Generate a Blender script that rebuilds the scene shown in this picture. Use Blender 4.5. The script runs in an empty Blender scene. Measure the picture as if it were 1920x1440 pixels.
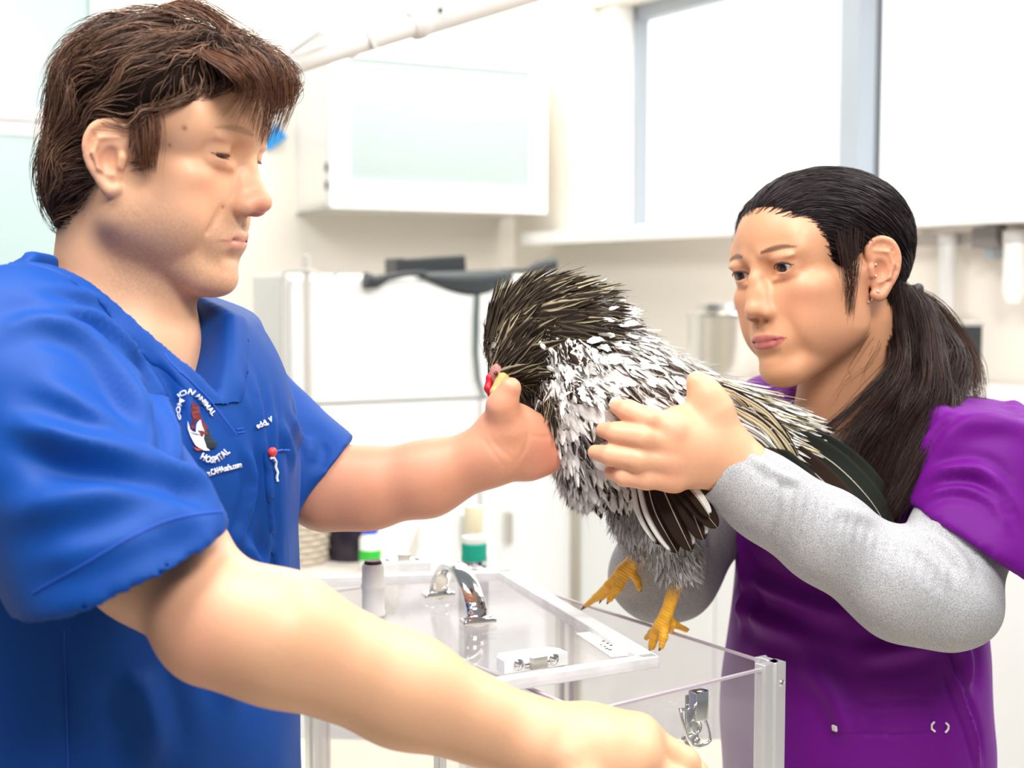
import bpy, bmesh, math, random
import numpy as np
from mathutils import Vector, Matrix, noise
from mathutils.bvhtree import BVHTree

R = math.radians
C = bpy.context.scene.collection
rng = np.random.default_rng(7)

# ---------------------------------------------------------------- camera, world, lights, exposure
CAM_Z = 1.5
FPX = 2500.0
PITCH = math.atan(180 / FPX)
cam_d = bpy.data.cameras.new('camera')
cam_d.sensor_width = 36.0
cam_d.lens = 36.0 * FPX / 1920
cam_d.dof.use_dof = True
cam_d.dof.focus_distance = 1.27
cam_d.dof.aperture_fstop = 4.6
cam_d.clip_start = 0.05
cam_o = bpy.data.objects.new('camera', cam_d)
cam_o.location = (0, 0, CAM_Z)
cam_o.rotation_euler = (math.pi / 2 - PITCH, 0, 0)
C.objects.link(cam_o)
bpy.context.scene.camera = cam_o

vs = bpy.context.scene.view_settings
vs.view_transform = 'Standard'
vs.look = 'None'
vs.gamma = 1.0
vs.exposure = 0.12
try:
    vs.use_curve_mapping = False
except Exception:
    pass

bpy.context.scene.cycles.transparent_max_bounces = 32
w = bpy.data.worlds.new('world')
bpy.context.scene.world = w
w.use_nodes = True
w.node_tree.nodes['Background'].inputs[0].default_value = (0.93, 0.97, 1.0, 1)
w.node_tree.nodes['Background'].inputs[1].default_value = 0.24

def area(name, loc, target, size, size_y, power, col=(1, 1, 1)):
    l = bpy.data.lights.new(name, 'AREA')
    l.shape = 'RECTANGLE'
    l.size = size
    l.size_y = size_y
    l.energy = power
    l.color = col
    o = bpy.data.objects.new(name, l)
    o.location = loc
    o.rotation_euler = (Vector(target) - Vector(loc)).to_track_quat('-Z', 'Y').to_euler()
    C.objects.link(o)
    return o

area('ceiling_panel_light', (-0.5, 0.9, 2.75), (-0.3, 1.3, 1.2), 0.9, 0.9, 34, (1, .98, .95))
area('ceiling_panel_light', (1.2, 1.6, 2.75), (0.6, 1.5, 1.2), 1.2, 0.8, 30, (1, .98, .96))
area('ceiling_panel_light', (0.5, -0.1, 2.6), (0.1, 1.4, 1.2), 0.7, 0.5, 30, (1, .98, .95))
area('ceiling_panel_light', (0.2, 3.4, 2.8), (0.2, 3.6, 0.5), 1.6, 1.0, 40, (1, .98, .94))

# ---------------------------------------------------------------- helpers
CP, SP = math.cos(PITCH), math.sin(PITCH)
def P(px, py, d):
    """world point seen at photo pixel (px,py), d metres along the lens axis"""
    x = (px - 960) / FPX * d
    y = (720 - py) / FPX * d
    return Vector((x, d * CP + y * SP, CAM_Z - d * SP + y * CP))
def PZ(px, py, z):
    a = P(px, py, 1.0) - Vector((0, 0, CAM_Z))
    t = (z - CAM_Z) / a.z
    return Vector((0, 0, CAM_Z)) + a * t
def PY(px, py, y):
    a = P(px, py, 1.0) - Vector((0, 0, CAM_Z))
    return Vector((0, 0, CAM_Z)) + a * (y / a.y)

class Sdf:
    def __init__(s):
        s.ops = []
    def _add(s, f, lo, hi, k, mode):
        s.ops.append((f, np.array(lo, float), np.array(hi, float), k, mode))
        return s
    def ell(s, c, r, k=0.5, mode='+', rot=None):
        c = np.array(c, float); r = np.array(r, float)
        M = None if rot is None else np.array(rot.to_3x3() if hasattr(rot, 'to_3x3') else rot)
        def f(p):
            q = p - c
            if M is not None: q = q @ M
            a = q / r
            k0 = np.sqrt((a * a).sum(-1)) + 1e-9
            b = a / r
            k1 = np.sqrt((b * b).sum(-1)) + 1e-9
            return k0 * (k0 - 1) / k1
        m = r if M is None else np.full(3, r.max())
        return s._add(f, c - m, c + m, k, mode)
    def cap(s, a, b, ra, rb, k=0.5, mode='+', flat=None):
        a = np.array(a, float); b = np.array(b, float); ba = b - a; L = (ba * ba).sum() + 1e-12
        F = None
        if flat is not None:      # flat = (axis, factor): squash distance along axis
            ax = np.array(flat[0], float); ax /= np.linalg.norm(ax); F = flat[1]
        def f(p):
            q = p - a
            t = np.clip((q @ ba) / L, 0, 1)
            v = q - t[..., None] * ba
            if F is not None:
                v = v + (v @ ax)[..., None] * ax * (F - 1)
            return np.sqrt((v * v).sum(-1)) - (ra + (rb - ra) * t)
        m = max(ra, rb)
        return s._add(f, np.minimum(a, b) - m, np.maximum(a, b) + m, k, mode)
    def chain(s, pts, rad, k=0.5, mode='+', flat=None):
        for i in range(len(pts) - 1):
            s.cap(pts[i], pts[i + 1], rad[i], rad[i + 1], k, mode, flat)
        return s
    def box(s, c, h, rd=0.1, k=0.1, mode='+', rot=None):
        c = np.array(c, float); h = np.array(h, float)
        M = None if rot is None else np.array(rot.to_3x3() if hasattr(rot, 'to_3x3') else rot)
        def f(p):
            q = p - c
            if M is not None: q = q @ M
            q = np.abs(q) - (h - rd)
            return np.sqrt((np.maximum(q, 0) ** 2).sum(-1)) + np.minimum(q.max(-1), 0) - rd
        m = h if M is None else np.full(3, np.linalg.norm(h))
        return s._add(f, c - m, c + m, k, mode)
    def half(s, pt, n, k=0.1):
        """cut away the side the normal points to"""
        pt = np.array(pt, float); n = np.array(n, float); n /= np.linalg.norm(n)
        return s._add(lambda p: (p - pt) @ n * -1.0, [-1e9] * 3, [1e9] * 3, k, '-h')
    def join(s, S2, k=0.01, mode='+'):
        pl = [o for o in S2.ops if o[4] == '+']
        return s._add(S2.eval, np.min([o[1] for o in pl], 0), np.max([o[2] for o in pl], 0), k, mode)
    def wedge(s, planes, k=0.003, mode='-'):
        """convex region: inside where (p-pt).n < 0 for every (pt, n)"""
        pl = [(np.array(a, float), np.array(b, float) / np.linalg.norm(b)) for a, b in planes]
        def f(p):
            return np.max([(p - a) @ b for a, b in pl], 0)
        return s._add(f, [-1e9] * 3, [1e9] * 3, k, mode)
    @staticmethod
    def _mix(d, v, k, mode):
        k = max(k, 1e-6)
        if mode == '+':
            h = np.clip(0.5 + 0.5 * (d - v) / k, 0, 1)
            return d * (1 - h) + v * h - k * h * (1 - h)
        if mode in ('-', '-h'):
            v = -v
        h = np.clip(0.5 - 0.5 * (d - v) / k, 0, 1)   # smooth max
        return d * (1 - h) + v * h + k * h * (1 - h)
    def eval(s, p):
        d = np.full(p.shape[:-1], 1e3)
        for f, lo, hi, k, mode in s.ops:
            d = s._mix(d, f(p), k, mode)
        return d
    def grad(s, p, e=0.02):
        g = np.stack([s.eval(p + np.eye(3)[i] * e) - s.eval(p - np.eye(3)[i] * e) for i in range(3)], -1)
        return g / (np.linalg.norm(g, axis=-1, keepdims=True) + 1e-9)
    def mesh(s, res, lo=None, hi=None):
        los = [o[1] for o in s.ops if o[4] == '+']; his = [o[2] for o in s.ops if o[4] == '+']
        L = np.min(los, 0) - 3 * res; H = np.max(his, 0) + 3 * res
        if lo is not None: L = np.maximum(L, lo)
        if hi is not None: H = np.minimum(H, hi)
        n = np.ceil((H - L) / res).astype(int) + 1
        ax = [L[i] + res * np.arange(n[i]) for i in range(3)]
        V = np.full(n, 1e3, np.float32)
        for f, a, b, k, mode in s.ops:
            m = k + 2.5 * res
            i0 = np.clip(np.floor((a - m - L) / res), 0, n).astype(int)
            i1 = np.clip(np.ceil((b + m - L) / res) + 1, 0, n).astype(int)
            if (i1 <= i0).any(): continue
            g = np.stack(np.meshgrid(ax[0][i0[0]:i1[0]], ax[1][i0[1]:i1[1]], ax[2][i0[2]:i1[2]], indexing='ij'), -1)
            sl = (slice(i0[0], i1[0]), slice(i0[1], i1[1]), slice(i0[2], i1[2]))
            V[sl] = s._mix(V[sl], f(g), k, mode)
        return nets(V, L, res)

def nets(V, L, res):
    ins = V < 0
    n = np.array(V.shape)
    cnt = np.zeros(n - 1, np.int8)
    for dx in (0, 1):
        for dy in (0, 1):
            for dz in (0, 1):
                cnt += ins[dx:n[0] - 1 + dx, dy:n[1] - 1 + dy, dz:n[2] - 1 + dz]
    act = (cnt > 0) & (cnt < 8)
    ci = np.stack(np.nonzero(act), -1)
    idx = np.full(act.shape, -1, np.int32)
    idx[act] = np.arange(len(ci))
    acc = np.zeros((len(ci), 3)); num = np.zeros(len(ci))
    for axis in range(3):
        e = np.zeros(3, int); e[axis] = 1
        o1, o2 = [i for i in range(3) if i != axis]
        for a in (0, 1):
            for b in (0, 1):
                o = np.zeros(3, int); o[o1] = a; o[o2] = b
                c0 = ci + o; c1 = c0 + e
                v0 = V[c0[:, 0], c0[:, 1], c0[:, 2]]; v1 = V[c1[:, 0], c1[:, 1], c1[:, 2]]
                m = (v0 < 0) != (v1 < 0)
                t = np.where(m, v0 / np.where(m, v0 - v1, 1), 0)
                acc += (o + e * t[:, None]) * m[:, None]
                num += m
    vert = L + res * (ci + acc / num[:, None])
    quads = []
    for axis in range(3):
        o1, o2 = [(1, 2), (2, 0), (0, 1)][axis]
        sl0 = [slice(1, n[i] - 1) for i in range(3)]; sl1 = list(sl0)
        sl0[axis] = slice(0, n[axis] - 1); sl1[axis] = slice(1, n[axis])
        a = ins[tuple(sl0)]; b = ins[tuple(sl1)]
        pts = np.stack(np.nonzero(a != b), -1)
        if len(pts) == 0: continue
        flip = a[pts[:, 0], pts[:, 1], pts[:, 2]]
        off = np.ones(3, int); off[axis] = 0
        g = pts + off
        def cell(d1, d2):
            c = g.copy(); c[:, o1] += d1; c[:, o2] += d2
            return idx[c[:, 0], c[:, 1], c[:, 2]]
        q = np.stack([cell(-1, -1), cell(0, -1), cell(0, 0), cell(-1, 0)], -1)
        q = np.where(flip[:, None], q, q[:, ::-1])
        quads.append(q)
    q = np.concatenate(quads)
    q = q[(q >= 0).all(1)]
    return vert, q

def relax(v, q, it=2, lam=0.5):
    """gentle smoothing of a surface-net mesh"""
    e = np.concatenate([q[:, [0, 1]], q[:, [1, 2]], q[:, [2, 3]], q[:, [3, 0]]])
    for _ in range(it):
        s = np.zeros_like(v); c = np.zeros(len(v))
        for i in range(3):
            s[:, i] = np.bincount(e[:, 0], v[e[:, 1], i], len(v)) + np.bincount(e[:, 1], v[e[:, 0], i], len(v))
        c = np.bincount(e[:, 0], minlength=len(v)) + np.bincount(e[:, 1], minlength=len(v))
        v = v + lam * (s / np.maximum(c, 1)[:, None] - v)
    return v

def vnormals(v, q):
    fn = np.cross(v[q[:, 2]] - v[q[:, 0]], v[q[:, 3]] - v[q[:, 1]])
    n = np.zeros_like(v)
    for j in range(4):
        for i in range(3):
            n[:, i] += np.bincount(q[:, j], fn[:, i], len(v))
    return n / (np.linalg.norm(n, axis=1, keepdims=True) + 1e-12)

def link_mesh(name, v, q, mat, parent=None, col=None, smooth=True):
    """q: (M,4) or (M,3) array"""
    v = np.asarray(v, np.float32); q = np.asarray(q, np.int32)
    me = bpy.data.meshes.new(name)
    k = q.shape[1]
    me.vertices.add(len(v)); me.vertices.foreach_set('co', v.ravel())
    me.loops.add(q.size); me.loops.foreach_set('vertex_index', q.ravel())
    me.polygons.add(len(q))
    me.polygons.foreach_set('loop_start', np.arange(0, q.size, k, dtype=np.int32))
    me.polygons.foreach_set('loop_total', np.full(len(q), k, np.int32))
    me.polygons.foreach_set('use_smooth', np.full(len(q), smooth))
    me.update(calc_edges=True); me.validate()
    if col is not None:
        c = np.ones((len(v), 4), np.float32); c[:, :3] = col
        at = me.color_attributes.new('Col', 'FLOAT_COLOR', 'POINT')
        at.data.foreach_set('color', c.ravel())
    for m in (mat if isinstance(mat, (list, tuple)) else [mat]):
        me.materials.append(m)
    o = bpy.data.objects.new(name, me)
    C.objects.link(o)
    if parent is not None:
        put(o, parent)
    return o

def thing(name, label, cat, loc=(0, 0, 0), group=None):
    o = bpy.data.objects.new(name, None)
    C.objects.link(o)
    o.location = loc
    o.empty_display_size = 0.05
    o['label'] = label; o['category'] = cat
    if group: o['group'] = group
    return o
def tag(o, label=None, cat=None, group=None, kind=None):
    if label: o['label'] = label
    if cat: o['category'] = cat
    if group: o['group'] = group
    if kind: o['kind'] = kind
    return o

def hexc(h):
    h = h.lstrip('#')
    c = [int(h[i:i + 2], 16) / 255 for i in (0, 2, 4)]
    return tuple(x / 12.92 if x <= 0.04045 else ((x + 0.055) / 1.055) ** 2.4 for x in c)

def mat(name, col=(0.8, 0.8, 0.8), rough=0.5, metal=0.0, **kw):
    m = bpy.data.materials.new(name); m.use_nodes = True
    b = m.node_tree.nodes['Principled BSDF']
    b.inputs['Base Color'].default_value = (*col, 1)
    b.inputs['Roughness'].default_value = rough
    b.inputs['Metallic'].default_value = metal
    for k, v in kw.items():
        b.inputs[k.replace('_', ' ')].default_value = v
    return m
def nodes(m):
    return m.node_tree.nodes, m.node_tree.links, m.node_tree.nodes['Principled BSDF']
def add_noise(m, scale=30, amount=0.1, bump=0.0, detail=4, use_col=False, dist=0.002, coord='Object'):
    """noise that varies base colour a little and roughens the surface"""
    N, L, b = nodes(m)
    tc = N.new('ShaderNodeTexCoord')
    nz = N.new('ShaderNodeTexNoise'); nz.inputs['Scale'].default_value = scale; nz.inputs['Detail'].default_value = detail
    L.new(tc.outputs[coord], nz.inputs['Vector'])
    mr = N.new('ShaderNodeMapRange')
    mr.inputs['To Min'].default_value = 1 - amount; mr.inputs['To Max'].default_value = 1 + amount
    L.new(nz.outputs['Fac'], mr.inputs['Value'])
    mx = N.new('ShaderNodeMix'); mx.data_type = 'RGBA'; mx.blend_type = 'MULTIPLY'; mx.inputs['Factor'].default_value = 1
    if use_col:
        a = N.new('ShaderNodeVertexColor'); a.layer_name = 'Col'
        L.new(a.outputs['Color'], mx.inputs['A'])
    else:
        mx.inputs['A'].default_value = b.inputs['Base Color'].default_value
    cmb = N.new('ShaderNodeCombineColor')
    for i in range(3): L.new(mr.outputs['Result'], cmb.inputs[i])
    L.new(cmb.outputs['Color'], mx.inputs['B'])
    L.new(mx.outputs['Result'], b.inputs['Base Color'])
    if bump:
        bp = N.new('ShaderNodeBump'); bp.inputs['Strength'].default_value = bump; bp.inputs['Distance'].default_value = dist
        L.new(nz.outputs['Fac'], bp.inputs['Height']); L.new(bp.outputs['Normal'], b.inputs['Normal'])
    return m

class MB:
    """collects verts/faces of ONE mesh"""
    def __init__(s): s.v = []; s.f = []
    def add(s, v, f):
        n = len(s.v); s.v += [tuple(x) for x in v]; s.f += [tuple(i + n for i in a) for a in f]; return s
    def box(s, c, h, rot=None, bev=0.0):
        bm = bmesh.new(); bmesh.ops.create_cube(bm, size=2)
        for vv in bm.verts: vv.co = Vector((vv.co.x * h[0], vv.co.y * h[1], vv.co.z * h[2]))
        if bev: bmesh.ops.bevel(bm, geom=list(bm.edges), offset=bev, segments=2, affect='EDGES', profile=0.6)
        M = Matrix.Translation(c) @ (rot.to_4x4() if rot is not None else Matrix.Identity(4))
        bm.transform(M); bm.verts.index_update()
        s.add([v.co for v in bm.verts], [[v.index for v in f.verts] for f in bm.faces]); bm.free(); return s
    def tube(s, pts, rad, n=12, cap=True, squash=None):
        pts = [Vector(p) for p in pts]
        rad = rad if isinstance(rad, (list, tuple)) else [rad] * len(pts)
        base = len(s.v); up = None
        for i, p in enumerate(pts):
            t = (pts[min(i + 1, len(pts) - 1)] - pts[max(i - 1, 0)]).normalized()
            if up is None:
                up = t.orthogonal().normalized()
            up = (up - t * up.dot(t)).normalized(); sd = t.cross(up)
            for j in range(n):
                a = 2 * math.pi * j / n
                s.v.append(tuple(p + (up * math.cos(a) + sd * math.sin(a)) * rad[i]))
        for i in range(len(pts) - 1):
            for j in range(n):
                a = base + i * n + j; b = base + i * n + (j + 1) % n
                s.f.append((a, b, b + n, a + n))
        if cap:
            s.f.append(tuple(base + j for j in range(n))[::-1]); s.f.append(tuple(base + (len(pts) - 1) * n + j for j in range(n)))
        return s
    def lathe(s, prof, c=(0, 0, 0), n=32, rot=None):
        """prof: list of (r,z)"""
        base = len(s.v); M = rot.to_3x3() if rot is not None else Matrix.Identity(3); c = Vector(c)
        for r, z in prof:
            for j in range(n):
                a = 2 * math.pi * j / n
                s.v.append(tuple(c + M @ Vector((r * math.cos(a), r * math.sin(a), z))))
        for i in range(len(prof) - 1):
            for j in range(n):
                a = base + i * n + j; b = base + i * n + (j + 1) % n
                s.f.append((a, b, b + n, a + n))
        return s
    def prism(s, poly, z0, z1, M=None):
        """poly in xy, extruded z0..z1, matrix M"""
        M = M or Matrix.Identity(4); n = len(poly); base = len(s.v)
        for z in (z0, z1):
            for x, y in poly: s.v.append(tuple(M @ Vector((x, y, z))))
        s.f.append(tuple(base + i for i in range(n))[::-1]); s.f.append(tuple(base + n + i for i in range(n)))
        for i in range(n):
            a = base + i; b = base + (i + 1) % n
            s.f.append((a, b, b + n, a + n))
        return s
    def build(s, name, m, parent=None, smooth=False, auto=True):
        me = bpy.data.meshes.new(name); me.from_pydata(s.v, [], s.f); me.update()
        bm = bmesh.new(); bm.from_mesh(me); bmesh.ops.recalc_face_normals(bm, faces=bm.faces); bm.to_mesh(me); bm.free()
        me.materials.append(m)
        if smooth:
            me.polygons.foreach_set('use_smooth', [True] * len(me.polygons))
            if auto:
                try: me.set_sharp_from_angle(angle=R(40))
                except Exception: pass
        o = bpy.data.objects.new(name, me); C.objects.link(o)
        if parent is not None: put(o, parent)
        return o

def put(o, parent):
    """parent while keeping world-built coordinates"""
    o.parent = parent
    L = Matrix.Identity(4); p = parent; ch = []
    while p is not None: ch.append(p); p = p.parent
    W = Matrix.Identity(4)
    for p in reversed(ch): W = W @ p.matrix_parent_inverse @ Matrix.LocRotScale(p.location, p.rotation_euler, p.scale)
    o.matrix_parent_inverse = W.inverted()
    return o

# strands: polylines (S,K,3) to thin 3-sided tubes in one mesh, colour per strand
def strands(name, pts, r0, mat_, parent, col, taper=(0.5, 1.0, 0.15)):
    S, K, _ = pts.shape
    t = np.gradient(pts, axis=1); t /= np.linalg.norm(t, axis=2, keepdims=True) + 1e-9
    ref = rng.normal(size=(S, 1, 3)); ref = np.repeat(ref, K, 1)
    u = np.cross(t, ref); u /= np.linalg.norm(u, axis=2, keepdims=True) + 1e-9
    w_ = np.cross(t, u)
    s = np.linspace(0, 1, K)
    tp = np.interp(s, [0, 0.35, 1], taper)
    r = (np.asarray(r0).reshape(-1, 1) * tp[None])[..., None]
    ring = [pts + r * (u * math.cos(a) + w_ * math.sin(a)) for a in (0, 2.094, 4.189)]
    v = np.stack(ring, 2).reshape(-1, 3)
    b = (np.arange(S)[:, None] * K + np.arange(K - 1)[None]).ravel() * 3
    q = np.concatenate([np.stack([b + j, b + (j + 1) % 3, b + 3 + (j + 1) % 3, b + 3 + j], -1) for j in range(3)])
    c = np.repeat(col, K * 3, 0)
    o = link_mesh(name, v, q, mat_, None, c)
    if parent is not None: put(o, parent)
    return o

def bvh_of(v, q):
    return BVHTree.FromPolygons([tuple(x) for x in np.asarray(v)], [tuple(int(i) for i in f) for f in q])
EYE0 = Vector((0, 0, CAM_Z))
def hit(bvh, px, py):
    d = (P(px, py, 1.0) - EYE0).normalized()
    return bvh.ray_cast(EYE0, d)[:2]
def trace(bvh, pts, step=6):
    """lay a 2D design line onto a modelled surface: list of 3D points and normals"""
    out = []; nn = []
    for (a, b) in zip(pts[:-1], pts[1:]):
        n = max(1, int(math.hypot(b[0] - a[0], b[1] - a[1]) / step))
        for i in range(n):
            t = i / n
            h, no = hit(bvh, a[0] + (b[0] - a[0]) * t, a[1] + (b[1] - a[1]) * t)
            if h is not None: out.append(h); nn.append(no)
    h, no = hit(bvh, *pts[-1])
    if h is not None: out.append(h); nn.append(no)
    return out, nn
def smoothline(pts, n=8):
    """Catmull-Rom through the points (any dimension)"""
    p = [np.array(x, float) for x in pts]; p = [2 * p[0] - p[1]] + p + [2 * p[-1] - p[-2]]; out = []
    for i in range(1, len(p) - 2):
        for j in range(n):
            t = j / n
            out.append(0.5 * ((2 * p[i]) + (-p[i - 1] + p[i + 1]) * t + (2 * p[i - 1] - 5 * p[i] + 4 * p[i + 1] - p[i + 2]) * t * t + (-p[i - 1] + 3 * p[i] - 3 * p[i + 1] + p[i + 2]) * t ** 3))
    out.append(p[-2]); return out
def fold(v, nrm, bvh, lines):
    """raise or sink creases: lines = (px points, width m, height m)"""
    v = v.copy()
    for pts, wd, ht in lines:
        pts = [tuple(a) for a in smoothline(pts, 6)]
        s3, _ = trace(bvh, pts, 8)
        if len(s3) < 2: continue
        s3 = np.array(s3); N = len(s3)
        lo = s3.min(0) - 3 * wd; hi = s3.max(0) + 3 * wd
        m = np.nonzero(((v > lo) & (v < hi)).all(1))[0]
        if len(m) == 0: continue
        best = np.full(len(m), 1e9); amp = np.zeros(len(m))
        for i in range(N):
            d = ((v[m] - s3[i]) ** 2).sum(1); c = d < best
            best[c] = d[c]; amp[c] = min(1, 4 * i / N + .1, 4 * (N - 1 - i) / N + .1)
        d = np.sqrt(best)
        pr = np.exp(-(d / wd) ** 2) - (0.45 if ht > .001 else .1) * np.exp(-((d - 1.9 * wd) / wd) ** 2)
        v[m] += nrm[m] * (pr * amp * ht)[:, None]
    return v
def ribbon(bvh, left, right, off, name, m, parent, n=40, cross=4):
    """a flat strip laid on a surface between two design lines"""
    def rs(l):
        l = np.array(smoothline(l, 8)); d = np.r_[0, np.cumsum(np.linalg.norm(np.diff(l, axis=0), axis=1))]
        return np.stack([np.interp(np.linspace(0, d[-1], n), d, l[:, i]) for i in range(2)], 1)
    A, B = rs(left), rs(right); v = []; f = []
    for i in range(n):
        last = None
        for j in range(cross + 1):
            t = j / cross; q = A[i] * (1 - t) + B[i] * t
            h, no = hit(bvh, *q)
            if h is None: h, no = (Vector(last) if last is not None else (Vector(v[-1 - cross]) if len(v) > cross else P(q[0], q[1], 1.2))), Vector((0, 0, 0))
            e = off * (1.0 if 0 < j < cross else -.3)
            if no.dot(h - EYE0) > 0: no = -no
            last = tuple(h + no * e); v.append(last)
    for i in range(n - 1):
        for j in range(cross):
            a = i * (cross + 1) + j
            f.append((a, a + 1, a + cross + 2, a + cross + 1))
    return link_mesh(name, np.array(v), np.array(f), m, parent)
def lettering(bvh, text, fn, off, name, m, parent, size=1.0, bold=0.0):
    """text curve to mesh, each vertex sent by fn(x,y)->px,py and laid on the surface"""
    cu = bpy.data.curves.new('t', 'FONT'); cu.body = text; cu.size = size; cu.align_x = 'CENTER'; cu.align_y = 'CENTER'; cu.offset = bold; cu.resolution_u = 3
    o = bpy.data.objects.new('t', cu); C.objects.link(o)
    bpy.context.view_layer.update()
    me = bpy.data.meshes.new_from_object(o.evaluated_get(bpy.context.evaluated_depsgraph_get()))
    bpy.data.objects.remove(o)
    xs = [v.co.x for v in me.vertices]; x0, x1 = min(xs), max(xs)
    dm = [(h - EYE0).length for h in (hit(bvh, *fn(u / 8, 0))[0] for u in range(9)) if h is not None]; dm = float(np.median(dm))
    for v in me.vertices:
        px, py = fn((v.co.x - x0) / (x1 - x0), v.co.y)
        h, no = hit(bvh, px, py)
        if h is None or abs((h - EYE0).length - dm) > .022: dr = (P(px, py, 1.0) - EYE0).normalized(); h = EYE0 + dr * (dm + .004); no = -dr
        if no.dot(h - EYE0) > 0: no = -no
        v.co = h + no * off
    me.materials.clear(); me.materials.append(m)
    o = bpy.data.objects.new(name, me); C.objects.link(o)
    md = o.modifiers.new('thickness', 'SOLIDIFY'); md.thickness = 0.0008; md.offset = 0
    put(o, parent); return o
def cloth_noise(v, nrm, amp, sc, seed=0.0, aniso=(1, 1, 1)):
    a = np.array([noise.noise(Vector((x * sc * aniso[0] + seed, y * sc * aniso[1], z * sc * aniso[2]))) for x, y, z in v])
    return v + nrm * (a * amp)[:, None]
# ---------------------------------------------------------------- room shell
PAINT = add_noise(mat('cream_wall_paint', (.86, .81, .72), .7), 2.2, .03, .05, 3)
WHITE = mat('white_laminate', (.88, .87, .84), .35)
WHITE2 = mat('white_enamel', (.93, .93, .91), .3)
DARKM = mat('dark_plastic', (.025, .03, .035), .45)
CHROME = mat('chrome', (.82, .83, .84), .12, 1.0)
ALU = mat('brushed_aluminium', (.88, .88, .89), .4, .75)
STEEL = mat('stainless_steel', (.72, .69, .63), .3, 1.0)
FRAME = mat('grey_window_frame', (.34, .38, .42), .4)
CREAM = mat('cream_plastic', (.85, .78, .55), .45)
def clear_mat(name, tint=(1, 1, 1), gloss=.06, haze=0.0):
    m = bpy.data.materials.new(name); m.use_nodes = True
    N = m.node_tree.nodes; L = m.node_tree.links; N.clear()
    out = N.new('ShaderNodeOutputMaterial'); tr = N.new('ShaderNodeBsdfTransparent'); tr.inputs[0].default_value = (*tint, 1)
    gl = N.new('ShaderNodeBsdfGlossy'); gl.inputs['Roughness'].default_value = .04
    fr = N.new('ShaderNodeLayerWeight'); fr.inputs[0].default_value = .12
    mx = N.new('ShaderNodeMixShader'); fm = N.new('ShaderNodeMath'); fm.operation = 'MULTIPLY_ADD'; fm.inputs[1].default_value = .45; fm.inputs[2].default_value = gloss * .4; L.new(fr.outputs['Facing'], fm.inputs[0]); L.new(fm.outputs[0], mx.inputs[0]); L.new(tr.outputs[0], mx.inputs[1]); L.new(gl.outputs[0], mx.inputs[2])
    last = mx
    if haze:
        df = N.new('ShaderNodeBsdfDiffuse'); df.inputs[0].default_value = (.9, .9, .92, 1)
        m2 = N.new('ShaderNodeMixShader'); m2.inputs[0].default_value = haze
        nz = N.new('ShaderNodeTexNoise'); nz.inputs['Scale'].default_value = 22; nz.inputs['Detail'].default_value = 5
        mr = N.new('ShaderNodeMapRange'); mr.inputs['To Min'].default_value = haze * .4; mr.inputs['To Max'].default_value = haze * 1.6
        tcn = N.new('ShaderNodeTexCoord'); L.new(tcn.outputs['Object'], nz.inputs['Vector'])
        L.new(nz.outputs['Fac'], mr.inputs['Value']); L.new(mr.outputs['Result'], m2.inputs[0])
        L.new(mx.outputs[0], m2.inputs[1]); L.new(df.outputs[0], m2.inputs[2]); last = m2
    L.new(last.outputs[0], out.inputs[0])
    return m
ACR = clear_mat('clear_acrylic', (.985, .975, .985), haze=.06)
ACRE = mat('acrylic_edge', (.93, .93, .86), .25)
dL = Vector((.894, .447, 0)); nL = Vector((.447, -.894, 0))
dW = Vector((.562, -.827, 0)); nW = Vector((-.827, -.562, 0))
K = Vector((.008, 4.32, 0))
ROT_L = Matrix((dL, -nL, Vector((0, 0, 1)))).transposed()     # local x along wall, y into wall
ROT_W = Matrix((dW, -nW, Vector((0, 0, 1)))).transposed()
def PP(px, py, pt, n):
    d = P(px, py, 1) - EYE0
    return EYE0 + d * ((pt - EYE0).dot(n) / d.dot(n))
def sbox(name, c, h, rot, m, kind=True, parent=None, bev=0):
    o = MB().box(c, h, rot, bev).build(name, m, parent)
    if kind and parent is None: o['kind'] = 'structure'
    return o
ZT = 3.0
sbox('wall_left', K - dL * 3.0 - nL * .06 + Vector((0, 0, ZT / 2)), (3.1, .06, ZT / 2), ROT_L, PAINT)
sbox('floor', (0, 1.8, -.03), (5, 5, .03), None, add_noise(mat('vinyl_floor', (.62, .58, .52), .4), 6, .06, .03, 3))
# window wall around the opening
t_of = lambda px: (PP(px, 540, K, nW) - K).dot(dW)
z_of = lambda px, py: PP(px, py, K, nW).z
tl0, tr0 = t_of(1104), t_of(1920) + 1.0
zs = 1.665; zt = PP(1205, 36, K - nW * .1, nW).z + .045
def wpiece(t0, t1, z0, z1, name='wall_right', d=.06, off=0, m=PAINT, parent=None, kind=True):
    return sbox(name, K + dW * (t0 + t1) / 2 - nW * (d + off) + Vector((0, 0, (z0 + z1) / 2)), ((t1 - t0) / 2, d, (z1 - z0) / 2), ROT_W, m, kind, parent)
W_ = MB()
def wadd(t0, t1, z0, z1):
    W_.box(K + dW * (t0 + t1) / 2 - nW * .12 + Vector((0, 0, (z0 + z1) / 2)), ((t1 - t0) / 2, .12, (z1 - z0) / 2), ROT_W)
wadd(-.2, tl0, 0, ZT); wadd(tl0, tr0, 0, zs); wadd(tl0, tr0, zt, ZT); wadd(tr0, tr0 + .6, 0, ZT)
W_.build('wall_right', PAINT)['kind'] = 'structure'
wpiece(t_of(1045), tr0 + .2, zs - .035, zs, 'trim_1', .075, -.135, WHITE)
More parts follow.
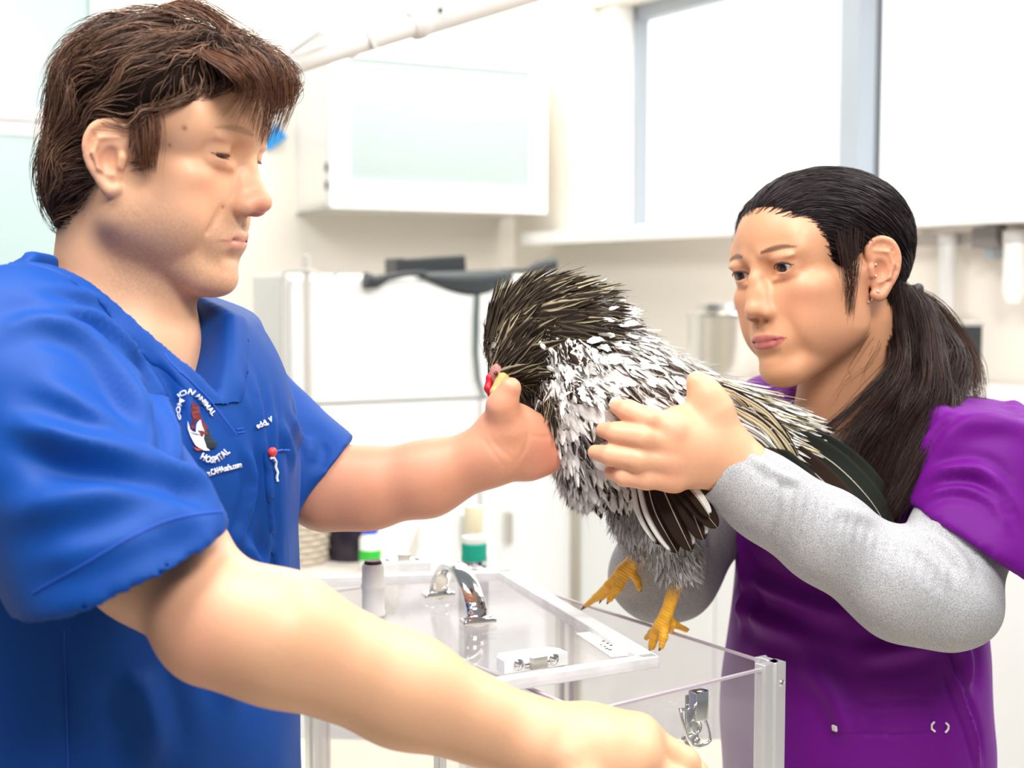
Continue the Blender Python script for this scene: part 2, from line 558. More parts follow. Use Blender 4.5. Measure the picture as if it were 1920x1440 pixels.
# window frame, mullion, panes
win = bpy.data.objects.new('window_1', None); C.objects.link(win); win.location = K + dW * (tl0 + .8) + Vector((0, 0, 2.0)); win['kind'] = 'structure'
PANE = bpy.data.materials.new('frosted_daylit_pane'); PANE.use_nodes = True
_n = PANE.node_tree.nodes; _l = PANE.node_tree.links; _n.clear()
_o = _n.new('ShaderNodeOutputMaterial'); _e = _n.new('ShaderNodeEmission'); _e.inputs[0].default_value = (1, .985, .95, 1); _e.inputs[1].default_value = 1.7; _l.new(_e.outputs[0], _o.inputs[0])
PANE2 = PANE.copy(); PANE2.node_tree.nodes['Emission'].inputs[0].default_value = (.97, .985, 1, 1)
t_of2 = lambda px: (PP(px, 300, K - nW * .1, nW) - K).dot(dW)
tm = t_of2(1588)
fw = .022
def fr(t0, t1, z0, z1, name='window_frame', m=FRAME, dd=.10, th=.02):
    return MB().box(K + dW * (t0 + t1) / 2 - nW * (dd + th) + Vector((0, 0, (z0 + z1) / 2)), ((t1 - t0) / 2, th, (z1 - z0) / 2), ROT_W, .002).build(name, m, win)
tf0 = t_of2(1186)
fr(tl0, tf0, zs, zt, 'window_reveal', WHITE, .03, .05)
fr(tf0, tf0 + fw, zs, zt); fr(tf0, tr0, zt - .045, zt); fr(tf0, tr0, zs, zs + .02, m=WHITE)
fr(tm, tm + .06, zs, zt, 'mullion', FRAME, .07, .03)
fr(tm - .045, tm, zs, zt, 'blind_edge', mat('pale_blind', (.72, .72, .74), .6), .09, .01)
fr(tf0 + fw, tm, zs, zt - .04, 'window_pane', PANE, .14, .004)
fr(tm + .07, tr0, zs, zt - .04, 'window_pane', PANE2, .14, .004)
# ---------------------------------------------------------------- wall cabinet on the left wall
def local_box(mb, base, t0, t1, y0, y1, z0, z1, rot=ROT_L, d=None, n=None, bev=0.0):
    """box in wall coordinates: t along the wall, y out from the wall"""
    d = dL if d is None else d; n = nL if n is None else n
    mb.box(base + d * (t0 + t1) / 2 + n * (y0 + y1) / 2 + Vector((0, 0, (z0 + z1) / 2)), (abs(t1 - t0) / 2, abs(y1 - y0) / 2, (z1 - z0) / 2), rot, bev); return mb
Lf = P(622, 540, 3.7); Lf.z = 0
z0c = 1.5 + 150 / 2500 * 3.7; z1c = 1.5 + 482 / 2500 * 3.7
cab = thing('wall_cabinet', 'white wall cabinet with frosted glass door beside the window', 'cabinet', Lf - nL * .2 + dL * .3 + Vector((0, 0, z0c)))
wd = .675
m = MB()
for a in ((0, .018, -.36, -.03, z0c, z1c), (wd - .018, wd, -.36, -.03, z0c, z1c), (0, wd, -.36, -.03, z0c, z0c + .018), (0, wd, -.36, -.03, z1c - .018, z1c), (0, wd, -.36, -.35, z0c, z1c)):
    local_box(m, Lf, *a)
m.build('cabinet_body', WHITE, cab)
m = MB(); bw = .055
for a in ((0, bw, -.02, 0, z0c, z1c), (wd - bw, wd, -.02, 0, z0c, z1c), (bw, wd - bw, -.02, 0, z0c, z0c + bw + .02), (bw, wd - bw, -.02, 0, z1c - bw - .02, z1c)):
    local_box(m, Lf, *a)
door = m.build('cabinet_door', WHITE2, cab)
g = MB(); local_box(g, Lf, bw, wd - bw, -.013, -.007, z0c + bw, z1c - bw)
FROST = mat('frosted_glass', (.52, .61, .60), .3); FROST.node_tree.nodes['Principled BSDF'].inputs['Transmission Weight'].default_value = .25
g.build('glass_panel', FROST, door)
for z in (1.5 + 192 / 2500 * 3.7, 1.5 + 226 / 2500 * 3.7):
    h = MB(); local_box(h, Lf, -.006, .012, -.035, -.02, z - .012, z + .012, bev=.003); h.build('hinge', DARKM, cab)
shf = MB(); local_box(shf, Lf, .018, wd - .018, -.35, -.04, (z0c + z1c) / 2 - .01, (z0c + z1c) / 2 + .01); shf.build('shelf', WHITE, cab)

# ---------------------------------------------------------------- tall white cabinet with a rubber sling on top
zt2 = 1.532
fr_r = P(1075, 540, 3.35); fr_r.z = 0
tall = thing('tall_cabinet', 'tall white enamel cabinet below the wall cabinet, black sling draped on top', 'cabinet', fr_r - dL * .4 - nL * .25)
m = MB(); local_box(m, fr_r, -.74, 0, -.3, -.02, 0.02, zt2, bev=.008); m.build('cabinet_body', WHITE2, tall)
m = MB(); local_box(m, fr_r, -.735, -.005, -.018, 0, 1.235, zt2 - .01, bev=.006); m.build('drawer_front', WHITE2, tall)
for t0, t1 in ((-.735, -.262), (-.256, -.005)):
    m = MB(); local_box(m, fr_r, t0, t1, -.018, 0, .1, 1.228, bev=.006); dd = m.build('cabinet_door', WHITE2, tall)
    m = MB(); local_box(m, fr_r, t1 - .05 if t0 < -.5 else t0 + .06, (t1 - .05 if t0 < -.5 else t0 + .06) + .014, 0, .026, .87, .95, bev=.004); m.build('handle', STEEL, dd)
# sling
SLING = add_noise(mat('black_rubber_sheet', (.035, .045, .05), .5), 60, .2, .1)
def on_front(px, py, off=.008): return PP(px, py, fr_r + nL * off, nL)
def top_pt(px, py, back): # point on cabinet top, pixel column px, 'back' metres behind the front edge
    h = PP(px, 515, fr_r - nL * back, nL); h.z = zt2 + py; return h
sl = thing('rubber_sling', 'black rubber sling with straps draped over the tall white cabinet', 'sling', top_pt(860, 0, .1))
v = []; n1, n2 = 22, 8
for i in range(n1 + 1):
    px = 785 + (962 - 785) * i / n1; s_ = i / n1
    drop = 42 * math.sin(math.pi * min(1, s_ * 1.02)) ** .8 * (0.55 + .6 * s_)
    for j in range(n2 + 1):
        t = j / n2
        if t < .4: h = top_pt(px, .006 + .008 * s_, .14 * (1 - t / .4))
        else: h = on_front(px, 517 + drop * (t - .4) / .6, .01 + .008 * math.sin(3 * s_ + t * 3))
        v.append(tuple(h))
f = [(i * (n2 + 1) + j, i * (n2 + 1) + j + 1, (i + 1) * (n2 + 1) + j + 1, (i + 1) * (n2 + 1) + j) for i in range(n1) for j in range(n2)]
o = link_mesh('rubber_sheet', np.array(v), np.array(f), SLING, sl); md = o.modifiers.new('s', 'SOLIDIFY'); md.thickness = .006
m = MB(); a_, b_2 = top_pt(742, .021, .06), top_pt(856, .024, .1)
m.box((a_ + b_2) / 2, ((b_2 - a_).length / 2, .035, .02), ROT_L @ Matrix.Rotation(R(-4), 3, 'Y'), .006)
m.box(a_ + Vector((0, 0, -.002)), (.014, .04, .02), ROT_L, .006); m.build('rolled_bar', DARKM, sl)
m = MB(); m.tube([on_front(798, 512, .02), on_front(760, 514, .02), on_front(728, 519, .02), on_front(705, 528, .022), on_front(684, 526, .022)], [.006, .007, .008, .016, .020], 12); m.build('strap', DARKM, sl, True)
m = MB(); m.tube([top_pt(940, .012, .1), top_pt(985, .012, .1), top_pt(1010, .022, .1), top_pt(1040, .03, .1)], [.005, .006, .014, .016], 12); m.build('strap', DARKM, sl, True)
m = MB(); m.tube([on_front(895, 552, .014), on_front(893, 600, .014), on_front(892, 660, .014), on_front(896, 710, .014), on_front(906, 742, .014)], [.006, .006, .0055, .005, .004], 8); m.build('dangling_strap', mat('dark_green_rubber', (.03, .08, .07), .5), sl, True)
m = MB(); m.tube([on_front(935, 545, .012), on_front(962, 556, .02), on_front(1000, 590, .03), on_front(985, 660, .03), on_front(930, 640, .03), on_front(905, 600, .02)], .0035, 8); m.build('dangling_strap', mat('grey_cord', (.4, .42, .42), .5), sl, True)
# bent wire stand beside it
wire = MB(); dw_ = 2.98
wire.tube([P(x, y, dw_) for x, y in ((534, 1150), (532, 900), (530, 700), (530, 530), (533, 511), (545, 507), (580, 507), (596, 514), (610, 526), (626, 518), (641, 503))], .0042, 8)
ws = wire.build('wire_stand', mat('white_wire', (.6, .57, .53), .4), None, True); tag(ws, 'bent white wire stand at the left end of the tall white cabinet', 'stand')
pm = MB().box(P(579, 860, 3.02) , (.008, .008, .46), None, .003).build('upright_rail', mat('pale_rail', (.62, .58, .54), .4)); tag(pm, 'thin pale upright rail between the wire stand and tall cabinet', 'rail')

# ---------------------------------------------------------------- high bench along the window wall, canisters, rail
zb = 1.30
bench = thing('bench', 'white bench with pale top running under the window', 'counter', K + dW * 1.0 + nW * .3)
m = MB(); local_box(m, K, .90, 2.9, 0.01, .41, .02, zb - .03, ROT_W, dW, nW); m.build('bench_body', WHITE2, bench)
m = MB(); local_box(m, K, .89, 2.92, 0.01, .42, zb - .03, zb, ROT_W, dW, nW, .004); m.build('worktop', mat('pale_worktop', (.78, .72, .70), .4), bench)
for i in range(4):
    m = MB(); local_box(m, K, .91 + i * .495, 1.40 + i * .495, .41, .418, .1, zb - .05, ROT_W, dW, nW, .004); m.build('bench_door', WHITE2, bench)
def pan(name, px, ybase, w_, hgt, label, lid=True):
    c = PZ(px, ybase, zb); t = thing(name, label, 'container', c)
    m = MB(); m.lathe([(0, 0), (w_ * .96, 0), (w_, .01), (w_, hgt - .008), (w_ * 1.05, hgt), (w_ * 1.05, hgt + .006), (w_ * .98, hgt + .004), (w_ * .96, .02), (0, .02)], c, 40); m.build('canister', STEEL, t, True)
    if lid:
        m = MB(); m.lathe([(w_ * 1.04, hgt + .007), (w_ * .8, hgt + .012), (w_ * .78, hgt + .03), (w_ * .5, hgt + .034), (0, hgt + .034)], c, 40); m.build('lid', STEEL, t, True)
    return t
pan('steel_canister', 1362, 706, .088, .135, 'round stainless canister with stepped lid behind the rooster')
def steel_tray(px0, px1, ybase, hgt, name, label, mt, yw=.09):
    a = PZ(px0, ybase, zb); b = PZ(px1, ybase + 4, zb); d = (b - a).normalized(); d.z = 0; n = Vector((-d.y, d.x, 0)); n = n if n.y > 0 else -n
    rot = Matrix((d, n, Vector((0, 0, 1)))).transposed(); w2 = (b - a).length / 2; c = (a + b) / 2 + n * yw
    t = thing(name, label, 'container', c)
    m = MB(); th = .003
    m.box(c + Vector((0, 0, .003)), (w2, yw, .003), rot); m.box(c - n * yw + Vector((0, 0, hgt / 2)), (w2, th, hgt / 2), rot, .001); m.box(c + n * yw + Vector((0, 0, hgt / 2)), (w2, th, hgt / 2), rot, .001)
    m.box(c - d * w2 + Vector((0, 0, hgt / 2)), (th, yw, hgt / 2), rot, .001); m.box(c + d * w2 + Vector((0, 0, hgt / 2)), (th, yw, hgt / 2), rot, .001); m.build('container_body', mt, t)
    m = MB(); m.box(c + Vector((0, 0, hgt + .004)), (w2 + .006, yw + .006, .005), rot, .002); m.build('lid', STEEL, t)
    for s_ in (-1, 1):
        m = MB(); m.box(c - n * (yw + .004) + d * s_ * w2 * .55 + Vector((0, 0, hgt / 2)), (.006, .004, hgt / 2), rot, .001); m.build('corner_strip', WHITE2, t)
    return t, c, d, n, rot
steel_tray(1764, 1872, 708, .125, 'steel_box', 'rectangular stainless steel box at right edge of the bench', STEEL)
steel_tray(1898, 1909, 712, .12, 'narrow_case', 'narrow black case standing right of the stainless box', DARKM, .06)
steel_tray(1922, 1985, 714, .12, 'pale_box', 'pale metal box cut off by the right edge, beyond the black case', STEEL, .06)
# tool rail under the sill
rz = 1.5 + 88 / 2500 * 3.0
rail = thing('wall_rail', 'grey rail with clamp mounted on the wall under the window', 'rail', PP(1830, 450, K + nW * .04, nW))
ra_, rb_ = PP(1700, 452, K + nW * .05, nW), PP(1990, 447, K + nW * .05, nW)
zr = ra_.z
rb_.z = zr
m = MB(); m.box((ra_ + rb_) / 2, ((rb_ - ra_).length / 2, .008, .014), ROT_W, .002); m.build('rail_bar', mat('warm_grey_rail', (.5, .46, .42), .35), rail)
for px in (1720, 1905):
    m = MB(); c = PP(px, 452, K + nW * .025, nW); c.z = zr; m.box(c, (.012, .028, .012), ROT_W, .002); m.build('bracket', ALU, rail)
c = PP(1855, 452, K + nW * .06, nW); c.z = zr
MB().box(c, (.03, .02, .022), ROT_W, .004).build('clamp', mat('brown_grey_clamp', (.22, .2, .19), .4), rail)
MB().box(c + Vector((.012, 0, 0)), (.012, .022, .045), ROT_W, .004).build('clamp_screw', mat('blue_grey_metal', (.42, .47, .5), .35, .6), rail)
GLASSY = mat('milky_bottle', (.88, .88, .84), .25)
for px, w2, y1, lab in ((1777, .019, 590, 'pale tube hanging from the wall rail left of the clamp'), (1903, .022, 560, 'white tube hanging from the wall rail right of the clamp')):
    c = PP(px, 452, K + nW * .075, nW); c.z = zr; ln = (y1 - 447) / 2500 * 2.95
    t = thing('hanging_tube', lab, 'tube', c - Vector((0, 0, ln)))
    MB().lathe([(0, -ln), (w2 * .6, -ln), (w2, -ln + .02), (w2, -.01), (w2 * .7, .005), (0, .006)], c, 20).build('tube_body', GLASSY if px > 1800 else mat('grey_tube', (.66, .65, .62), .35), t, True)
    MB().lathe([(w2 * 1.08, -.012), (w2 * 1.08, .012), (0, .014)], c, 20).build('cap', mat('grey_cap', (.55, .54, .52), .4), t, True)
for px, hh, r_, lab in ((1768, .085, .018, 'small white spray bottle left of the round white bottle on the bench'), (1800, .075, .022, 'rounded white bottle on the stainless box')):
    c = PZ(px, 708, zb) + Vector((0.03, .16, 0)); c.z = zb + .136
    t = thing('bottle', lab, 'bottle', c)
    MB().lathe([(0, 0), (r_, 0), (r_, hh * .65), (r_ * .7, hh * .85), (r_ * .35, hh * .95), (r_ * .35, hh)], c, 24).build('bottle_body', GLASSY, t, True)
    MB().lathe([(r_ * .4, hh * .95), (r_ * .42, hh * 1.12), (0, hh * 1.14)], c, 16).build('cap', WHITE2, t, True)

# ---------------------------------------------------------------- lamp arm
LAMPW = mat('warm_white_arm', (.60, .56, .52), .35)
arm = thing('lamp_arm', 'white jointed lamp arm crossing the top of the view', 'lamp arm', P(1030, -25, 2.5))
pA, pB, pC, pD = P(470, 140, 2.05), P(640, 92, 2.15), P(775, 48, 2.25), P(1100, -52, 2.5)
m = MB(); m.tube([pA, P(560, 118, 2.1), pB, P(700, 72, 2.2), pC], [.011, .016, .017, .018, .019], 20); m.build('front_arm', LAMPW, arm, True)
m = MB(); m.tube([P(768, 50, 2.245), P(776, 47, 2.25), P(788, 44, 2.26), P(800, 40, 2.27)], [.021, .026, .026, .022], 20); m.build('joint_collar', LAMPW, arm, True)
m = MB(); m.tube([P(795, 41, 2.265), pD, P(1400, -150, 2.75), P(1400, -500, 2.75)], [.024, .026, .027, .027], 20); m.build('rear_arm', LAMPW, arm, True)
hd_ = P(440, 150, 2.04); MB().lathe([(.0, .02), (.03, .018), (.075, -.005), (.085, -.03), (.08, -.032), (.06, -.012), (0, -.005)], hd_, 32, (Vector((.3, -.3, 1))).to_track_quat('Z', 'Y').to_matrix()).build('lamp_head', LAMPW, arm, True)
MB().lathe([(0, 0), (.0045, 0), (.0045, .003), (0, .003)], P(826, 20, 2.25), 14, Vector((0, -1, .1)).to_track_quat('Z', 'Y').to_matrix()).build('screw', DARKM, arm, True)
MB().tube([P(688, 60, 2.17), P(697, 76, 2.17), P(704, 92, 2.18)], .004, 8).build('cable_clip', LAMPW, arm, True)
m = MB(); m.tube([P(540, 100, 2.06), P(560, 80, 2.06), P(590, 55, 2.08), P(603, 40, 2.09)], [.004, .009, .010, .004], 12); m.build('lever', mat('grey_lever', (.55, .55, .56), .3), arm, True)

# ---------------------------------------------------------------- far left: glazed cupboard
TEAL = mat('teal_glass', (.62, .78, .76), .2)
gl_ = Lf - dL * .98; gl_ = Vector((gl_.x, gl_.y, 0))
gl_ = gl_ + nL * .12
gc = thing('glazed_cupboard', 'pale green glazed cupboard behind the head of the man at left edge', 'cupboard', gl_ - nL * .2)
m = MB()
for a in ((-.42, -.39, -.4, -.02, .02, 2.5), (.34, .37, -.4, -.02, .02, 2.5), (-.42, .37, -.4, -.38, .02, 2.5), (-.42, .37, -.4, -.02, 2.47, 2.5), (-.42, .37, -.4, -.02, 1.88, 1.91), (-.42, .37, -.4, -.02, 1.1, 1.13), (-.42, .37, -.4, -.02, .02, .06)):
    local_box(m, gl_, *a)
m.build('cupboard_body', WHITE2, gc)
for t0, t1 in ((-.41, .0), (.01, .36)):
    for z0, z1 in ((1.135, 1.897), (1.903, 2.46), (.07, 1.09)):
        m = MB()
        for a in ((t0, t0 + .03, -.02, 0, z0, z1), (t1 - .03, t1, -.02, 0, z0, z1), (t0, t1, -.02, 0, z0, z0 + .03), (t0, t1, -.02, 0, z1 - .03, z1)): local_box(m, gl_, *a)
        dd = m.build('cupboard_door', WHITE2, gc)
        m = MB(); local_box(m, gl_, t0 + .03, t1 - .03, -.014, -.008, z0 + .03, z1 - .03); m.build('door_pane', TEAL, dd)
for px, py, s_, mt, nm, lab in ((22, 200, .02, GLASSY, 'knob_jar', 'small white jar high in the glazed cupboard'),):
    pass

# ---------------------------------------------------------------- side counter on the left, with its bottles
zc2 = 1.0
sc = thing('side_counter', 'pale side counter behind the clear box, bottles standing on it', 'counter', (-.72, 2.55, 0))
m = MB(); m.box((-.78, 2.55, .47), (.56, .28, .47), None, .004); m.build('counter_body', WHITE2, sc)
m = MB(); m.box((-.78, 2.55, .97), (.58, .30, .03), None, .004); m.build('worktop', mat('beige_worktop', (.75, .70, .62), .4), sc)
def bottle(name, px, d, prof, mt, label, capprof=None, capm=None, extra=None, cat='bottle'):
    c = P(px, 800, d); c.z = zc2
    t = thing(name, label, cat, c)
    MB().lathe(prof, c, 28).build('bottle_body', mt, t, True)
    if capprof: MB().lathe(capprof, c, 24).build('cap', capm, t, True)
    if extra:
        for nm, pr, mm in extra: MB().lathe(pr, c, 28).build(nm, mm, t, True)
    return t
BLK = mat('dark_brown_bottle', (.015, .01, .02), .25)
bottle('bottle', 656, 2.46, [(0, 0), (.045, 0), (.047, .03), (.045, .07), (.032, .105), (.018, .135), (.016, .19), (0, .19)], BLK, 'dark bulbous bottle on the side counter left of the white-green bottle')
bottle('bottle', 692, 2.36, [(0, 0), (.017, 0), (.019, .008), (.019, .056), (.012, .066), (0, .066)], GLASSY, 'small white bottle with blue cap and green band on side counter', [(.0125, .064), (.0155, .066), (.0155, .086), (0, .088)], mat('blue_cap', (.01, .09, .75), .35), [('green_band', [(.0195, .018), (.0198, .018), (.0198, .036), (.0195, .036)], mat('green_label', (.03, .5, .04), .4))])
m = MB(); c = P(548, 1040, 2.45); c.z = zc2
bk = thing('basket', 'woven beige basket on the side counter beside the blue scrub top', 'basket', c)
nb = 26
for k in range(9):
    z = zc2 + .006 + k * .011; ring = []
    for j in range(nb + 1):
        a = 2 * math.pi * j / nb; r_ = .062 + .0018 * (-1) ** (j + k) + k * .0008
        ring.append((c.x + r_ * math.cos(a), c.y + r_ * math.sin(a), z))
    m.tube(ring, .0058, 6, False)
m.lathe([(0, .002), (.058, .002), (.058, .006), (0, .006)], c, 24)
m.build('woven_wall', add_noise(mat('woven_beige', (.55, .48, .38), .8), 80, .2, .2), bk, True)
cc_ = c + Vector((-.01, -.02, .10))
ob = thing('black_clamp', 'black gadget with round white ends lying in the basket', 'gadget', cc_)
MB().tube([cc_ + Vector((-.06, 0, .012)), cc_ + Vector((0, 0, .012)), cc_ + Vector((.03, 0, .006))], [.018, .02, .014], 14).build('gadget_body', DARKM, ob, True)
for dx, dz in ((-.01, .012), (.03, .0)):
    MB().lathe([(0, -.012), (.011, -.009), (.014, 0), (.011, .009), (0, .012)], cc_ + Vector((dx + .015, -.02, dz + .012)), 16).build('white_end', GLASSY, ob, True)
# green wrapped tube beyond the lid
GRN = add_noise(mat('green_bandage', (.0, .33, .22), .6), 120, .12, .25)
c = P(889, 1078, 1.92)
gt = thing('wrapped_tube', 'green bandage-wrapped tube with metal ring and cream top behind chrome handle', 'tube', c)
MB().lathe([(.0, -.24), (.010, -.24), (.0125, .0), (.016, .004), (.0175, .012), (.0185, .02), (.0185, .024), (.0178, .032), (.018, .045), (.0155, .048), (0, .048)], c, 28).build('green_wrap', GRN, gt, True)
MB().lathe([(.0187, .0165), (.0195, .0165), (.0195, .0225), (.0187, .0225)], c, 28).build('metal_ring', CHROME, gt, True)
MB().lathe([(.0158, .046), (.0175, .05), (.0175, .056), (.012, .059), (.0115, .064)], c, 24).build('white_neck', GLASSY, gt, True)
MB().lathe([(.0115, .062), (.0125, .064), (.0135, .095), (.013, .1), (0, .101)], c, 24).build('cream_top', CREAM, gt, True)
b3 = thing('pump_bottle', 'slim white bottle with rounded sky blue top showing above the far blue sleeve', 'bottle', P(612, 860, 2.6))
MB().lathe([(0, .0), (.012, .0), (.013, .05), (.012, .065), (.007, .073), (0, .075)], P(612, 862, 2.6), 20).build('bottle_top', mat('sky_blue_plastic', (.03, .5, .85), .35), b3, True)
MB().lathe([(.007, 0), (.007, -.27), (0, -.27)], P(612, 862, 2.6), 12).build('bottle_body', GLASSY, b3, True)
_bc = PP(512, 258, K + nL * .012, nL)
b4 = MB().box(_bc, (.034, .010, .023), Matrix.Rotation(R(-35), 3, 'Y'), .002).build('blue_clip', mat('bright_blue_plastic', (.01, .3, .72), .35)); tag(b4, 'small bright blue clip on the wall past the forehead of the man', 'clip')
# ---------------------------------------------------------------- examination table and clear box
zB = 1.13; zF = .83
table = thing('exam_table', 'pale exam table under the clear acrylic box', 'table', (-.05, 1.45, 0))
TT = add_noise(mat('pale_yellow_table_pad', (.86, .80, .62), .5), 14, .06, .05)
m = MB(); m.box((-.02, 1.5, zF - .03), (.55, .45, .03), None, .01); m.build('tabletop', TT, table)
m = MB(); m.box((-.02, 1.5, .41), (.12, .12, .40), None, .01); m.build('pedestal', WHITE2, table)
m = MB(); m.box((-.02, 1.5, .012), (.4, .3, .012), None, .005); m.build('base_plate', ALU, table)
flat = lambda v, z: Vector((v.x, v.y, z))
cA = flat(PZ(1455, 1243, zB), 0); cB = flat(PZ(1098, 1330, zB), 0); cC = flat(PZ(582, 1112, zB), 0); cD = cA + (cC - cB)
box = thing('acrylic_box', 'clear acrylic animal box with aluminium corner posts on the table', 'box', flat((cA + cB + cC + cD) / 4, zF))
def panel(a, b, name, ztop=zB - .004, z0=zF + .012):
    d = (b - a).normalized(); n = Vector((-d.y, d.x, 0)); rot = Matrix((d, n, Vector((0, 0, 1)))).transposed()
    a2 = a + d * .012; b2 = b - d * .012
    o = MB().box(flat((a2 + b2) / 2, (ztop + z0) / 2), ((b2 - a2).length / 2, .0022, (ztop - z0) / 2), rot).build(name, ACR, box)
    e = MB().box(flat((a2 + b2) / 2, ztop + .0012), ((b2 - a2).length / 2, .0021, .0011), rot); 
    return o, e, d, n, rot
pn = {}
EDG = mat('polished_edge', (.52, .45, .50), .2)
for nm, a, b in (('front', cB, cA), ('right', cA, cD), ('back', cD, cC), ('left', cC, cB)):
    o, e, d, n, rot = panel(a, b, nm + '_panel'); e.build('polished_edge', EDG, o); pn[nm] = (d, n, rot, o)
def post(c, d1, d2, w_=.021, z1=zB + .002):
    """L-shaped corner post with grooves"""
    m = MB()
    n1 = Vector((-d1.y, d1.x, 0)); rot = Matrix((d1, n1, Vector((0, 0, 1)))).transposed()
    m.box(flat(c + d1 * w_ / 2 * .9, (zF + z1) / 2), (w_ / 2, .0045, (z1 - zF) / 2), rot, .0008)
    m.box(flat(c + d1 * w_ * .98 + n1 * 0, (zF + z1) / 2), (.0018, .007, (z1 - zF) / 2), rot, .0006)
    n2 = Vector((-d2.y, d2.x, 0)); rot2 = Matrix((d2, n2, Vector((0, 0, 1)))).transposed()
    m.box(flat(c + d2 * w_ / 2 * .9, (zF + z1) / 2), (w_ / 2, .0045, (z1 - zF) / 2), rot2, .0008)
    m.box(flat(c + d2 * w_ * .98, (zF + z1) / 2), (.0018, .007, (z1 - zF) / 2), rot2, .0006)
    m.box(flat(c, (zF + z1) / 2), (.007, .007, (z1 - zF) / 2), rot, .001)
    return m.build('corner_post', ALU, box)
dAB = (cA - cB).normalized(); dBC = (cC - cB).normalized()
post(cA, -dAB, dBC); post(cB, dAB, dBC, .016); post(cC, -dBC, dAB); post(cD, -dBC, -dAB)
# screw on the near post, and mid rails on the long sides
h = flat(cA, 1.5 - (1282 - 540) / 2500 * 1.31); nrm = Vector((dAB.y, -dAB.x, 0)).normalized(); nrm = nrm if nrm.y < 0 else -nrm
MB().lathe([(0, .0022), (.003, .0015), (.0038, 0), (.0038, -.002)], h + nrm * .0072 + dAB * .001, 14, nrm.to_track_quat('Z', 'Y').to_matrix()).build('post_screw', CHROME, box, True)
for t in (.62, .655):
    c = cA + (cD - cA) * t
    MB().box(flat(c, (zF + zB - .02) / 2), (.0045, .0045, (zB - .02 - zF) / 2), pn['right'][2], .001).build('side_rail', ALU, box)
c = cB + (cC - cB) * .45
MB().box(flat(c, (zF + zB - .02) / 2), (.006, .0045, (zB - .02 - zF) / 2), pn['left'][2], .001).build('side_rail', ALU, box)
m = MB(); m.prism([(p.x, p.y) for p in (cB + dAB * .01 + dBC * .01, cA - dAB * .01 + dBC * .01, cD - dAB * .01 - dBC * .01, cC + dAB * .01 - dBC * .01)], zF + .002, zF + .012); m.build('floor_pad', TT, box)
# draw latch on the front panel
d, n, rot, fp = pn['front']; nf = n if n.y < 0 else -n
def fl(px, py, off=.0): return PP(px, py, flat(cB, 0) + nf * (.003 + off), nf)
lt = MB(); c = (fl(1296, 1300) + fl(1296, 1398)) / 2
hh_ = (fl(1296, 1300) - fl(1296, 1398)).length / 2
RL = Matrix((d, -nf, Vector((0, 0, 1)))).transposed()
lt.box(c + nf * .001, (.0085, .001, hh_), RL, .0006)
lat = lt.build('latch_plate', CHROME, box)
c2 = (fl(1297, 1290) + fl(1300, 1345)) / 2
MB().box(c2 + nf * .008, (.0085, .0065, (fl(1297, 1290) - fl(1300, 1345)).length / 2), RL, .0025).build('latch_lever', CHROME, lat, True)
MB().box(fl(1299, 1349, .0075), (.007, .002, .012), RL, .0015).build('latch_tongue', CHROME, lat, True)
MB().tube([fl(1277, 1337, .012), fl(1275, 1330, .010), fl(1283, 1330, .006)][::-1] + [fl(1278, 1345, .013), fl(1289, 1383, .014), fl(1297, 1398, .014), fl(1310, 1400, .014), fl(1326, 1394, .013), fl(1332, 1388, .013), fl(1329, 1370, .012), fl(1318, 1335, .010)], .0016, 10).build('wire_bail', CHROME, lat, True)
MB().tube([fl(1305 + 9 * math.cos(a), 1362 + 13 * math.sin(a), .010) for a in np.linspace(0, 6.28, 20)], .0012, 8, False).build('latch_ring', CHROME, lat, True)
for x, y in ((1283, 1384), (1307, 1390)):
    MB().lathe([(0, .002), (.003, .0015), (.004, 0)], fl(x, y, .002), 12, nf.to_track_quat('Z', 'Y').to_matrix()).build('rivet', CHROME, lat, True)

# ---- the lid lying on the box
zL = zB + .004
kBL, kBR, kFR, kFL = (flat(PZ(x, y, zL + .01), 0) for x, y in ((562, 1082), (958, 1070), (1236, 1233), (775, 1304)))
lid = thing('box_lid', 'clear acrylic lid with chrome handle lying on the acrylic box', 'lid', flat((kBL + kFR) / 2, zL))
m = MB(); m.prism([(p.x, p.y) for p in (kBL, kFL, kFR, kBR)], zL, zL + .005); m.build('lid_plate', ACR, lid)
RIM = clear_mat('bright_acrylic_rim', (.97, .97, .9), haze=.8)
def rim(a, b, w_=.013, z0=zL - .0002, z1=zL + .0115):
    d = (b - a).normalized(); n = Vector((-d.y, d.x, 0)); rot = Matrix((d, n, Vector((0, 0, 1)))).transposed()
    ce = (kBL + kBR + kFR + kFL) / 4
    if n.dot(ce - a) < 0: n = -n
    return MB().box(flat((a + b) / 2 + n * w_ / 2, (z0 + z1) / 2), ((b - a).length / 2, w_ / 2, (z1 - z0) / 2), rot, .0012).build('lid_rim', RIM, lid)
rim(kBL, kFL); rim(kFL, kFR); rim(kFR, kBR, .019); rim(kBR, kBL)
zl = zL + .006
# chrome bow handle: back foot (820,1115), front foot (897,1167)
f1, f2 = PZ(822, 1116, zl + .002), PZ(896, 1166, zl + .002)
apex = P(846, 1071, (f1.y + f2.y) / 2 * 1.0)
ax = (f2 - f1).normalized(); sd = Vector((-ax.y, ax.x, 0)); Hh = .046
HS = Sdf()
arc = []
for i in range(37):
    t = i / 36
    p = f1.lerp(f2, t) + Vector((0, 0, Hh * math.sin(math.pi * t) ** .55)); arc.append(p)
HS.chain([tuple(p) for p in arc], [.0056 for i in range(37)], .002, flat=(tuple(sd), .5))
for f_ in (f1, f2):
    rotf = Matrix((sd, ax, Vector((0, 0, 1)))).transposed()
    HS.box(tuple(f_ + Vector((0, 0, .0015))), (.019, .009, .003), .002, .004, rot=rotf)
v, q = HS.mesh(.0012); v = relax(v, q, 3, .5)
link_mesh('handle', v, q, CHROME, lid)
